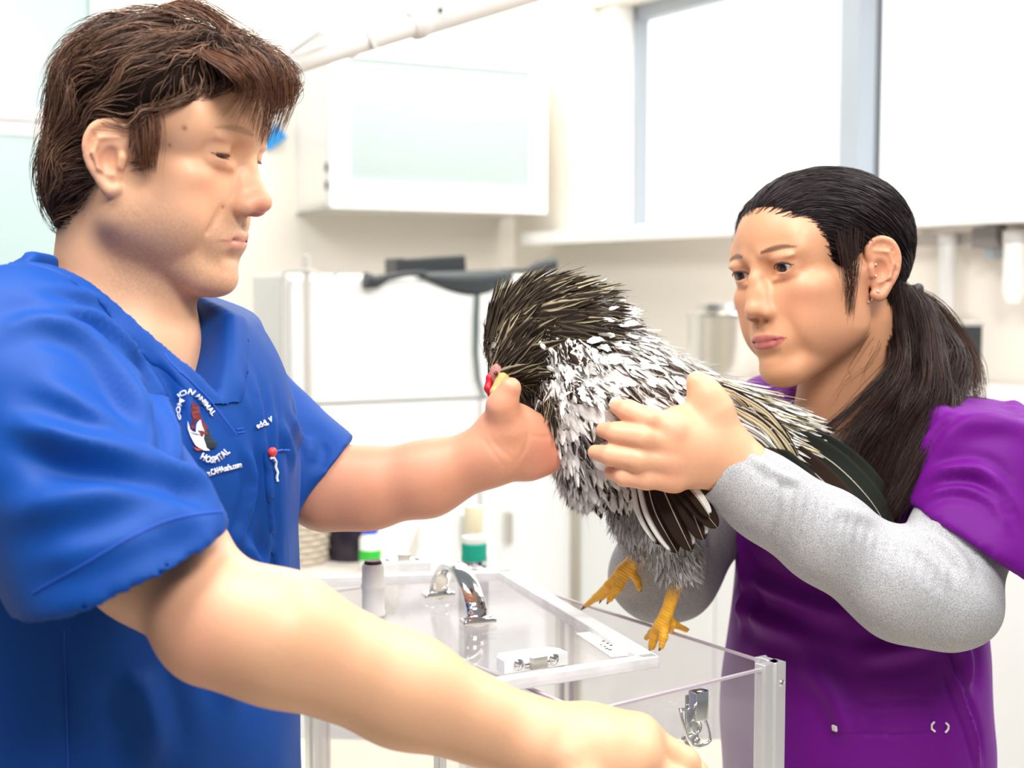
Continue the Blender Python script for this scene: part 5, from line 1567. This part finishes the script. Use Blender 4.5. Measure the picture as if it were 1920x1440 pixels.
# ---------------------------------------------------------------- the rooster
RO = P(1190, 775, 1.40)
RM = Matrix.Translation(RO) @ Matrix.Scale(.01, 4)          # local cm, axes as the world
RI = RM.inverted()
rl = lambda px, py, d=1.40: np.array(RI @ P(px, py, d))
rooster = thing('rooster', 'speckled black and white rooster held between the two people, yellow feet on the clear box', 'rooster', RO)
S = Sdf()
rt = Matrix.Rotation(R(28), 3, 'Y')
S.ell(rl(1180, 775), (9.2, 7.2, 8.0), 2, rot=rt)
S.ell(rl(1110, 745), (6.5, 6.2, 6.2), 3)
S.ell(rl(1110, 850), (3.2, 4.2, 4.2), 3)
S.ell(rl(1330, 800, 1.42), (9.0, 5.0, 5.2), 3, rot=rt)
S.ell(rl(1440, 815, 1.44), (7.0, 2.4, 3.2), 3, rot=Matrix.Rotation(R(33), 3, 'Y'))
S.chain([rl(1120, 690), rl(1080, 630), rl(1015, 600), rl(968, 615), rl(955, 660, 1.39), rl(952, 700, 1.38)], [5.6, 4.6, 3.6, 2.8, 2.2, 1.5], 2)
S.ell(rl(1005, 665), (3.4, 2.6, 3.2), 2)
# head and thighs
S.ell(rl(942, 705, 1.37), (1.5, 1.3, 1.7), .8)
S.chain([rl(1225, 860, 1.40), rl(1240, 960, 1.405), rl(1266, 1040, 1.41), rl(1270, 1078, 1.405)], [3.8, 2.6, 2.0, 1.1], 1.5)
S.chain([rl(1172, 880, 1.43), rl(1190, 960, 1.44), rl(1205, 1020, 1.46)], [3.2, 2.2, 1.2], 1.5)
v, q = S.mesh(.22)
PLUM = mat('plumage', (.5, .5, .5), .8)
_N, _L, _b = nodes(PLUM); _a = _N.new('ShaderNodeVertexColor'); _a.layer_name = 'Col'; _L.new(_a.outputs['Color'], _b.inputs['Base Color']); _b.inputs['Specular IOR Level'].default_value = .04
YEL = mat('yellow_scaly_skin', (.80, .40, .05), .42)
body = link_mesh('body', xf(RM, v - vnormals(v, q) * .15), q, PLUM, rooster, np.tile((.30, .27, .23), (len(v), 1)))
WHT = np.array((.84, .82, .78)); CRM = np.array((.74, .63, .38)); BLK_ = np.array((.008, .006, .006)); BRN = np.array((.04, .024, .017)); GRY = np.array((.30, .275, .25))

def feathers(name, roots, dirs, nrm, L, Wd, colf, lift=.25, curl=.1, rows=7, cols=6, rag=.12, parent=None, M=RM, bend=None):
    """leaf-shaped vanes with a ragged edge; colf(u,s,id)->rgb"""
    n = len(roots); L = np.broadcast_to(L, n)[:, None, None]; Wd = np.broadcast_to(Wd, n)[:, None, None]
    d = dirs / np.linalg.norm(dirs, axis=1, keepdims=True)
    nn = nrm - d * (nrm * d).sum(1, keepdims=True); nn /= np.linalg.norm(nn, axis=1, keepdims=True) + 1e-9
    sd = np.cross(d, nn)
    s = np.linspace(0, 1, rows)[None, :, None]; u = np.linspace(-1, 1, cols)[None, None, :]
    wp = np.sin(np.pi * np.clip(s * .88 + .1, 0, 1)) ** .4 * (1 - .3 * s)
    jag = 1 + rag * rng.normal(size=(n, rows, cols)) * (np.abs(u) > .6)
    X = L * (s * (1 - .12 * u ** 2 * 0) - .10 * np.abs(u) * (s - .2)) * (1 + 0 * u)
    X = X + L * rag * .25 * rng.normal(size=(n, rows, cols)) * (s > .8)
    Y = Wd * u * wp * jag
    Z = lift * L * s ** 1.2 * .35 - curl * np.abs(u) * Wd * .9 - (0 if bend is None else np.broadcast_to(bend, n)[:, None, None]) * L * s ** 2 + .06
    p = roots[:, None, None, :] + X[..., None] * d[:, None, None, :] + Y[..., None] * sd[:, None, None, :] + Z[..., None] * nn[:, None, None, :]
    idn = rng.uniform(0, 1, (n, 1, 1))
    c = colf(np.broadcast_to(u, (n, rows, cols)), np.broadcast_to(s, (n, rows, cols)), np.broadcast_to(idn, (n, rows, cols)), np.broadcast_to(roots[:, None, None, :], (n, rows, cols, 3)))
    b = (np.arange(n)[:, None, None] * rows * cols + np.arange(rows - 1)[None, :, None] * cols + np.arange(cols - 1)[None, None, :]).ravel()
    qd = np.stack([b, b + 1, b + cols + 1, b + cols], -1)
    o = link_mesh(name, xf(M, p.reshape(-1, 3)), qd, PLUM, None, c.reshape(-1, 3))
    put(o, parent if parent is not None else rooster); return o
def field(p, anchors):
    """direction field: inverse-distance blend of (point, direction)"""
    w_ = 0; D = 0
    for a, d in anchors:
        k = 1 / (((p - a) ** 2).sum(1, keepdims=True) + 1.0) ** 1.5
        D = D + k * np.array(d, float); w_ = w_ + k
    return D / w_
px = lambda dx, dy, dz=0: (dx, dz, -dy)
AN = [(rl(955, 690), px(-.15, -1)), (rl(940, 620), px(.1, -1)), (rl(960, 575), px(.8, -.5)), (rl(1010, 570), px(1, -.1)), (rl(1080, 560), px(1, .05)), (rl(1130, 590), px(1, .3)),
      (rl(1000, 640), px(.9, -.25)), (rl(1060, 640), px(1, -.15)), (rl(1000, 700), px(.5, .8)), (rl(1060, 720), px(.5, .9)), (rl(1100, 800), px(.35, 1)), (rl(1110, 880), px(.3, 1)), (rl(1180, 700), px(.45, 1)),
      (rl(1180, 640), px(.8, .6)), (rl(1260, 680), px(.5, 1)), (rl(1330, 740), px(1, .55)), (rl(1420, 800), px(1, .55)), (rl(1520, 860), px(1, .7)), (rl(1200, 850), px(.3, 1)), (rl(1240, 950), px(.25, 1)), (rl(1260, 1040), px(.2, 1))]
def pxy(p):
    """photo-like coordinates of local points (x right, y down), for choosing plumage regions on the bird"""
    return 1190 + p[..., 0] * 17.86, 775 - p[..., 2] * 17.86
def shell(n, keepf):
    r = scatter(S, n, (-18, -9, -22), (24, 9, 16), keepf)
    g = S.grad(r); return r, g
def region(p):
    x, y = pxy(p)
    hack = ((x < 1098) & (y < 655)) | ((x < 1005) & (y < 735)) | ((x < 1060) & (y < 690))
    leg = (y > 925) & (x < 1330)
    tail = (x > 1320) & ~leg
    return hack, leg, tail
# body coverts
def col_body(u, s, i, r):
    x, y = pxy(r); au = np.abs(u)
    dark = np.clip(((x - 1150) / 170 + (np.sin(x * .045) * np.cos(y * .05)) * .8) * .5 + .26, .08, .75)
    dark = np.where((y > 700) & (y < 800) & (x > 1150) & (x < 1290), .65, dark)
    dark = np.where((x < 1080) & (y < 720), .6, dark)
    pch = np.sin(x * .11 + 2 * np.sin(y * .06)) * np.cos(y * .09 + 1.5 * np.sin(x * .05)); dark = np.clip(dark + .6 * pch + .2, .04, .97)
    m = (i < dark)
    tip = np.clip((s - .45 + .25 * np.sin(i * 90 + u * 5)) * 4, 0, 1) * (au < .72)
    cen = np.clip((.5 - au) * 5, 0, 1) * np.clip((s - .15) * 5, 0, 1)
    k = np.where(m, np.where((i * 37 % 1) > .6, tip, np.where((i * 53 % 1) > .5, cen, np.clip((.85 - au) * 6, 0, 1))), 0)[..., None]
    spk = ((np.sin(u * 40 + i * 300) * np.sin(s * 33 + i * 500)) > .93)[..., None] * .7
    k = np.clip(k + spk, 0, 1)
    base = WHT * (.93 + .12 * (i[..., None] * 13 % 1))
    return base * (1 - k) + (BLK_ * .4 + BRN * .8) * k
r, g = shell(3400, lambda p: ~region(p)[0] & ~region(p)[1] & ~region(p)[2])
tag(feathers('body_feathers', r, field(r, AN) + rng.normal(size=r.shape) * .16, g, rng.uniform(1.5, 2.7, len(r)), rng.uniform(.42, .78, len(r)), col_body, .35, .2, 8, 8, .09), kind='stuff')
r, g = shell(500, lambda p: (pxy(p)[0] > 1000) & (pxy(p)[0] < 1115) & (pxy(p)[1] > 630) & (pxy(p)[1] < 730) & (p[:, 1] < 0))
tag(feathers('body_feathers', r, np.tile(px(.6, .8), (len(r), 1)) + rng.normal(size=r.shape) * .3, g, rng.uniform(1.8, 2.8, len(r)), rng.uniform(.3, .5, len(r)), col_body, .6, .3, 8, 7, .3), kind='stuff')
# hackle
def col_hack(u, s, i, r):
    au = np.abs(u); e = np.clip((au - .6) * 6, 0, 1)[..., None] * np.where(i < .4, 1, .08)[..., None]
    sh = CRM * np.where(i < .35, .55, 1)[..., None]
    return (BLK_ * (1 - (i[..., None] > .6) * .0) + BRN * .35) * (1 - e) + sh * e
r, g = shell(1500, lambda p: region(p)[0] & (pxy(p)[1] < 740))
tag(feathers('hackle_feathers', r, field(r, AN) + rng.normal(size=r.shape) * .08, g, rng.uniform(3.2, 5.4, len(r)), rng.uniform(.34, .56, len(r)), col_hack, .06, .12, 8, 8, .07), kind='stuff')
r, g = shell(420, lambda p: (pxy(p)[0] > 975) & (pxy(p)[0] < 1085) & (pxy(p)[1] > 600) & (pxy(p)[1] < 690) & (p[:, 1] < 0))
tag(feathers('hackle_feathers', r, np.tile(px(1, .12), (len(r), 1)) + rng.normal(size=r.shape) * .12, g, rng.uniform(2.8, 4.6, len(r)), rng.uniform(.34, .52, len(r)), col_hack, .06, .12, 8, 8, .07), kind='stuff')
# throat wisps hanging over the hand
r, g = shell(240, lambda p: (pxy(p)[0] > 955) & (pxy(p)[0] < 1040) & (pxy(p)[1] > 690) & (pxy(p)[1] < 760) & (p[:, 1] < 0))
tag(feathers('throat_feathers', r, np.tile(px(.35, 1, -.1), (len(r), 1)) + rng.normal(size=r.shape) * .15, g, rng.uniform(2.0, 3.6, len(r)), rng.uniform(.16, .3, len(r)), col_hack, .3, .3), kind='stuff')
# saddle feathers to the tail
def col_sad(u, s, i, r):
    au = np.abs(u); e = np.clip((au - .3) * 4, 0, 1)[..., None]; e = np.where(i[..., None] < .30, 1 - .55 * np.clip((.4 - au) * 4, 0, 1)[..., None], e)
    e = e * np.where(i[..., None] > .85, .2, 1)
    lt = np.where(i[..., None] < .5, WHT, CRM * 1.1)
    return (BLK_ + BRN * .4) * (1 - e) + lt * e
r, g = shell(1300, lambda p: region(p)[2] & (p[:, 1] < 4) & (pxy(p)[1] < 740 + (pxy(p)[0] - 1320) * .62) & (pxy(p)[0] < 1500))
tag(feathers('saddle_feathers', r, field(r, AN) + rng.normal(size=r.shape) * .1, g, rng.uniform(3.2, 6.5, len(r)), rng.uniform(.24, .42, len(r)), col_sad, .35, .4, 9, 6, .12, bend=.05), kind='stuff')
# thigh fluff and speckled shank feathers
def col_leg(u, s, i, r):
    x, y = pxy(r); au = np.abs(u)
    up = (y < 985)[..., None]
    k = np.where(i < .5, np.clip((.55 - au) * 5, 0, 1), 0)[..., None]
    return np.where(up, GRY * (.7 + .8 * i[..., None]), WHT * .95 * (1 - k) + BLK_ * 1.5 * k)
r, g = shell(1500, lambda p: region(p)[1] & (pxy(p)[1] < 1072))
tag(feathers('thigh_feathers', r, field(r, AN) + rng.normal(size=r.shape) * .22, g, rng.uniform(1.0, 1.9, len(r)), rng.uniform(.14, .26, len(r)), col_leg, .7, .2, 6, 5, .25), kind='stuff')
# breast fluff hanging at lower left
r = np.array([rl(rng.uniform(1075, 1150), rng.uniform(800, 880), rng.uniform(1.36, 1.42)) for _ in range(260)])
tag(feathers('breast_fluff', r, np.tile(px(.2, 1), (len(r), 1)) + rng.normal(size=r.shape) * .25, np.tile((-.3, -1, 0), (len(r), 1)) + rng.normal(size=r.shape) * .3, rng.uniform(1.8, 3.2, len(r)), rng.uniform(.35, .7, len(r)), lambda u, s, i, r: np.where(i[..., None] < .9, WHT, CRM), .3, .2, rag=.2), kind='stuff')
# fine down, breaking the edge of every tract
def down(n, keepf, L, c0, c1, r0=.00022, name='down'):
    rr, gg = shell(n, keepf); D = field(rr, AN); D /= np.linalg.norm(D, axis=1, keepdims=True)
    D = D + rng.normal(size=D.shape) * .35; K_ = 5; s = np.linspace(0, 1, K_)[None, :, None]
    st = rr[:, None] + gg[:, None] * (.2 + (.9 * s) * rng.uniform(.3, 1, (n, 1, 1))) + D[:, None] * s * L * rng.uniform(.6, 1.3, (n, 1, 1)) + gg[:, None] * s ** 2 * -.3
    t = rng.uniform(0, 1, (n, 1)) ** 1.4
    xx, yy_ = pxy(rr); pc_ = np.sin(xx * .11 + 2 * np.sin(yy_ * .06)) * np.cos(yy_ * .09 + 1.5 * np.sin(xx * .05))
    t = np.clip(t * .6 + (.5 * (pc_[:, None] > .25) if name == 'down' and L < 1.8 else .2), 0, 1)
    o = strands(name, xf(RM, st), np.full(n, r0), PLUM, rooster, np.array(c0) * (1 - t) + np.array(c1) * t); tag(o, kind='stuff')
down(8500, lambda p: ~region(p)[0] & ~region(p)[1] & ~region(p)[2], 1.5, WHT, BRN, .00016)
down(300, lambda p: region(p)[0], 2.2, BLK_, CRM * .8)
down(1500, lambda p: region(p)[1], 1.1, GRY, WHT * .7)
down(900, lambda p: region(p)[2], 3.0, WHT, BRN)
# wing primaries hanging below the hand: each its own
def big(name, pts, w0, colf, up=(0, -1, 0), rows=22, cols=9, thick=.05, parent=None):
    l = np.array(smoothline(pts, 8)); dd = np.r_[0, np.cumsum(np.linalg.norm(np.diff(l, axis=0), axis=1))]
    s = np.linspace(0, 1, rows); ctr = np.stack([np.interp(s * dd[-1], dd, l[:, i]) for i in range(3)], 1)
    t = np.gradient(ctr, axis=0); t /= np.linalg.norm(t, axis=1, keepdims=True)
    up = np.array(up, float); sd = np.cross(t, up); sd /= np.linalg.norm(sd, axis=1, keepdims=True)
    u = np.linspace(-1, 1, cols); wv_ = w0 * np.clip(np.minimum(1, s * 5 + .3) * np.sqrt(np.clip(1.02 - s ** 5, 0, 1)), .06, 1)
    p = ctr[:, None] + sd[:, None] * (u[None, :, None] * wv_[:, None, None]) - up * ((u ** 2)[None, :, None] * -.12 * w0) 
    p = p + up * (rng.normal(size=(rows, cols, 1)) * .004)
    c = np.array([[colf(uu, ss) for uu in u] for ss in s])
    v = p.reshape(-1, 3); b = (np.arange(rows - 1)[:, None] * cols + np.arange(cols - 1)[None]).ravel()
    qd = np.stack([b, b + 1, b + cols + 1, b + cols], -1)
    o = link_mesh(name, xf(RM, v), qd, PLUM, None, c.reshape(-1, 3)); put(o, rooster if parent is None else parent)
    md = o.modifiers.new('t', 'SOLIDIFY'); md.thickness = .0005; md.offset = 0
    MB().tube([tuple(RM @ Vector(x + up * .06)) for x in ctr], [.0009 * (1 - .75 * k) for k in s], 6).build('quill', QUILL, o, True)
    return o
QUILL = mat('pale_quill', (.55, .48, .38), .4)
dk = lambda u, s: BRN * .75 + BLK_ * .4
def edge(side, a=.62, c=WHT): return lambda u, s: (c if u * side > a and s < .93 else BRN * .7 + BLK_ * .4)
for pts, w0, cf in (
    ([rl(1188, 880, 1.385), rl(1200, 950, 1.375), rl(1232, 1010, 1.375)], .75, edge(1, .3)),
    ([rl(1205, 880, 1.380), rl(1222, 950, 1.370), rl(1262, 1024, 1.370)], 1.15, edge(1, .72)),
    ([rl(1225, 880, 1.375), rl(1255, 950, 1.365), rl(1288, 1020, 1.365)], 1.25, edge(-1, .66)),
    ([rl(1250, 880, 1.370), rl(1285, 940, 1.360), rl(1310, 1000, 1.360)], 1.25, edge(-1, .7)),
    ([rl(1262, 890, 1.365), rl(1300, 935, 1.355), rl(1335, 978, 1.355)], 1.1, dk),
    ([rl(1275, 895, 1.360), rl(1300, 925, 1.350), rl(1322, 958, 1.350)], .7, edge(-1, .2))):
    big('wing_feather', [p + np.array((0, -3.2, 0)) for p in pts], w0, cf)
# dark tail sickles sweeping down behind the grey sleeve
green = lambda u, s: np.array((.012, .018, .016)) + BRN * .25
for pts, w0, cf in (
    ([rl(1440, 800, 1.46), rl(1530, 850, 1.46), rl(1600, 920, 1.45), rl(1640, 990, 1.45)], 1.5, green),
    ([rl(1430, 820, 1.45), rl(1510, 880, 1.45), rl(1570, 950, 1.44), rl(1600, 1010, 1.44)], 1.5, dk),
    ([rl(1410, 830, 1.44), rl(1480, 890, 1.44), rl(1530, 960, 1.43), rl(1560, 1010, 1.43)], 1.6, green),
    ([rl(1460, 790, 1.47), rl(1560, 850, 1.47), rl(1620, 920, 1.46), rl(1628, 985, 1.46)], 1.3, green),
    ([rl(1390, 830, 1.43), rl(1450, 890, 1.43), rl(1490, 950, 1.42)], 1.7, dk),
    ([rl(1370, 840, 1.43), rl(1420, 890, 1.43), rl(1450, 930, 1.42)], 1.7, dk)):
    big('tail_feather', [p + np.array((0, -7.0, 0)) for p in pts], w0, cf)
# long pale saddle hackles over the tail
lc = lambda u, s: (WHT if abs(u) > .35 else BRN) if s < .9 else CRM
lc2 = lambda u, s: CRM * 1.1 if u > -.2 else BRN * .8
for i in range(34):
    a = rng.uniform(0, 1); x0 = 1300 + 120 * a + rng.normal() * 10; y0 = 695 + 70 * a + rng.uniform(0, 90) * (1 - .4 * a)
    L_ = rng.uniform(90, 190); an = R(28 + 22 * rng.uniform(0, 1) + (y0 - 700) * .03)
    d0 = 1.352 + rng.uniform(0, .02)
    pts = [rl(x0, y0, d0), rl(x0 + L_ * .5 * math.cos(an - .15), y0 + L_ * .5 * math.sin(an - .15), d0 + .012), rl(x0 + L_ * math.cos(an), y0 + L_ * math.sin(an + .12), d0 + .028)]
    big('saddle_plume', pts, rng.uniform(.22, .45), lc if rng.uniform() < .55 else lc2, rows=12, cols=6)
# dark shoulder tuft behind the neck
for i in range(9):
    x0 = 1105 + i * 5; y0 = 592 + i * 3
    big('shoulder_feather', [rl(x0 - 10, y0 + 22, 1.37), rl(x0 + 25, y0 - 4 + i, 1.36), rl(x0 + 50 - i * 2, y0 + 6 + i * 2, 1.36)], .55, lambda u, s: BLK_ if abs(u) < .8 else CRM * .5, rows=10, cols=6)
# beak, comb, wattle, face
F_ = Sdf(); F_.chain([rl(943, 712, 1.355), rl(928, 735, 1.35), rl(922, 758, 1.352)], [.75, .5, .14], .2)
v, q = F_.mesh(.07); link_mesh('beak', xf(RM, v), q, mat('horn_beak', (.75, .42, .14), .35), rooster)
F_ = Sdf(); F_.chain([rl(930, 690, 1.365), rl(918, 708, 1.36), rl(915, 728, 1.358), rl(918, 742, 1.358)], [.22, .32, .36, .2], .3); F_.ell(rl(914, 724, 1.36), (.22, .2, .5), .2)
v, q = F_.mesh(.07); link_mesh('comb', xf(RM, v), q, mat('red_comb', (.55, .01, .03), .4), rooster)
F_ = Sdf(); F_.ell(rl(932, 702, 1.36), (.8, .5, 1.1), .2); v, q = F_.mesh(.08); link_mesh('face_skin', xf(RM, v), q, mat('pink_face_skin', (.5, .2, .17), .5), rooster)
MB().lathe([(0, -.0022), (.002, -.001), (.0025, 0), (.002, .001), (0, .0022)], P(930, 700, 1.352), 14).build('eye', mat('dark_bird_eye', (.02, .01, .0), .1), rooster, True)
# legs and feet
def leg(parts, claws, name='leg'):
    L_ = Sdf()
    for pts, rad in parts: L_.chain([tuple(RI @ P(*p)) for p in pts], rad, .25)
    v, q = L_.mesh(.07); v = relax(v, q, 1, .4)
    x, y = v[:, 0], v[:, 2]
    n_ = vnormals(v, q); v = v + n_ * (np.sin(v[:, 2] * 16 + v[:, 0] * 9) * .022)[:, None]
    t = np.clip(.35 + .5 * np.sin(v[:, 2] * 5 + v[:, 0] * 3) * np.sin(v[:, 1] * 7 + v[:, 0] * 4), 0, 1)[:, None]
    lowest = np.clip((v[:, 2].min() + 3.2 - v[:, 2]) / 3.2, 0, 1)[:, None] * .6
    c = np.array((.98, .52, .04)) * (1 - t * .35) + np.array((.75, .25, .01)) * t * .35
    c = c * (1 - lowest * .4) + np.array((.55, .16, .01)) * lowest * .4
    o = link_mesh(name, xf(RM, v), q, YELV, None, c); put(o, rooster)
    for pts, rad in claws:
        Cc = Sdf(); Cc.chain([tuple(RI @ P(*p)) for p in pts], rad, .1); v, q = Cc.mesh(.05)
        put(link_mesh('claw', xf(RM, v), q, CLAW, None), o)
YELV = mat('yellow_leg_skin', (.8, .4, .05), .42); CLAW = mat('brown_claw', (.13, .05, .025), .35)
_N, _L, _b = nodes(YELV); _a = _N.new('ShaderNodeVertexColor'); _a.layer_name = 'Col'; _L.new(_a.outputs['Color'], _b.inputs['Base Color'])
leg([([(1275, 1060, 1.40), (1268, 1095, 1.405), (1250, 1150, 1.415), (1240, 1172, 1.42)], [.95, .75, .68, .8]),
     ([(1240, 1168, 1.42), (1228, 1190, 1.43), (1222, 1212, 1.435)], [.6, .55, .42]),
     ([(1246, 1172, 1.42), (1244, 1195, 1.41), (1240, 1212, 1.41)], [.5, .45, .32]),
     ([(1235, 1170, 1.425), (1222, 1186, 1.45), (1212, 1196, 1.46)], [.45, .38, .28]),
     ([(1250, 1160, 1.42), (1268, 1172, 1.44), (1286, 1181, 1.455)], [.42, .38, .3]),
     ([(1252, 1150, 1.425), (1262, 1170, 1.43), (1258, 1184, 1.435)], [.4, .34, .25])],
    [([(1286, 1181, 1.455), (1291, 1180, 1.457)], [.26, .1]), ([(1222, 1212, 1.435), (1217, 1220, 1.437)], [.3, .1]), ([(1240, 1212, 1.41), (1236, 1219, 1.41)], [.26, .1])])
leg([([(1212, 1030, 1.46), (1190, 1052, 1.465), (1168, 1072, 1.47)], [.95, .82, .85]),
     ([(1168, 1072, 1.47), (1142, 1098, 1.48), (1118, 1120, 1.50), (1098, 1136, 1.515)], [.75, .55, .42, .26]),
     ([(1172, 1076, 1.468), (1158, 1102, 1.468), (1143, 1124, 1.47)], [.62, .52, .34]),
     ([(1160, 1082, 1.48), (1142, 1108, 1.49), (1128, 1122, 1.49)], [.5, .4, .28]),
     ([(1182, 1070, 1.465), (1194, 1086, 1.465), (1199, 1102, 1.465)], [.52, .42, .34])],
    [([(1098, 1136, 1.515), (1090, 1143, 1.518)], [.24, .08]), ([(1143, 1124, 1.47), (1138, 1132, 1.47)], [.24, .08]), ([(1199, 1100, 1.465), (1202, 1108, 1.465)], [.28, .1]), ([(1128, 1122, 1.49), (1124, 1131, 1.49)], [.2, .07])])
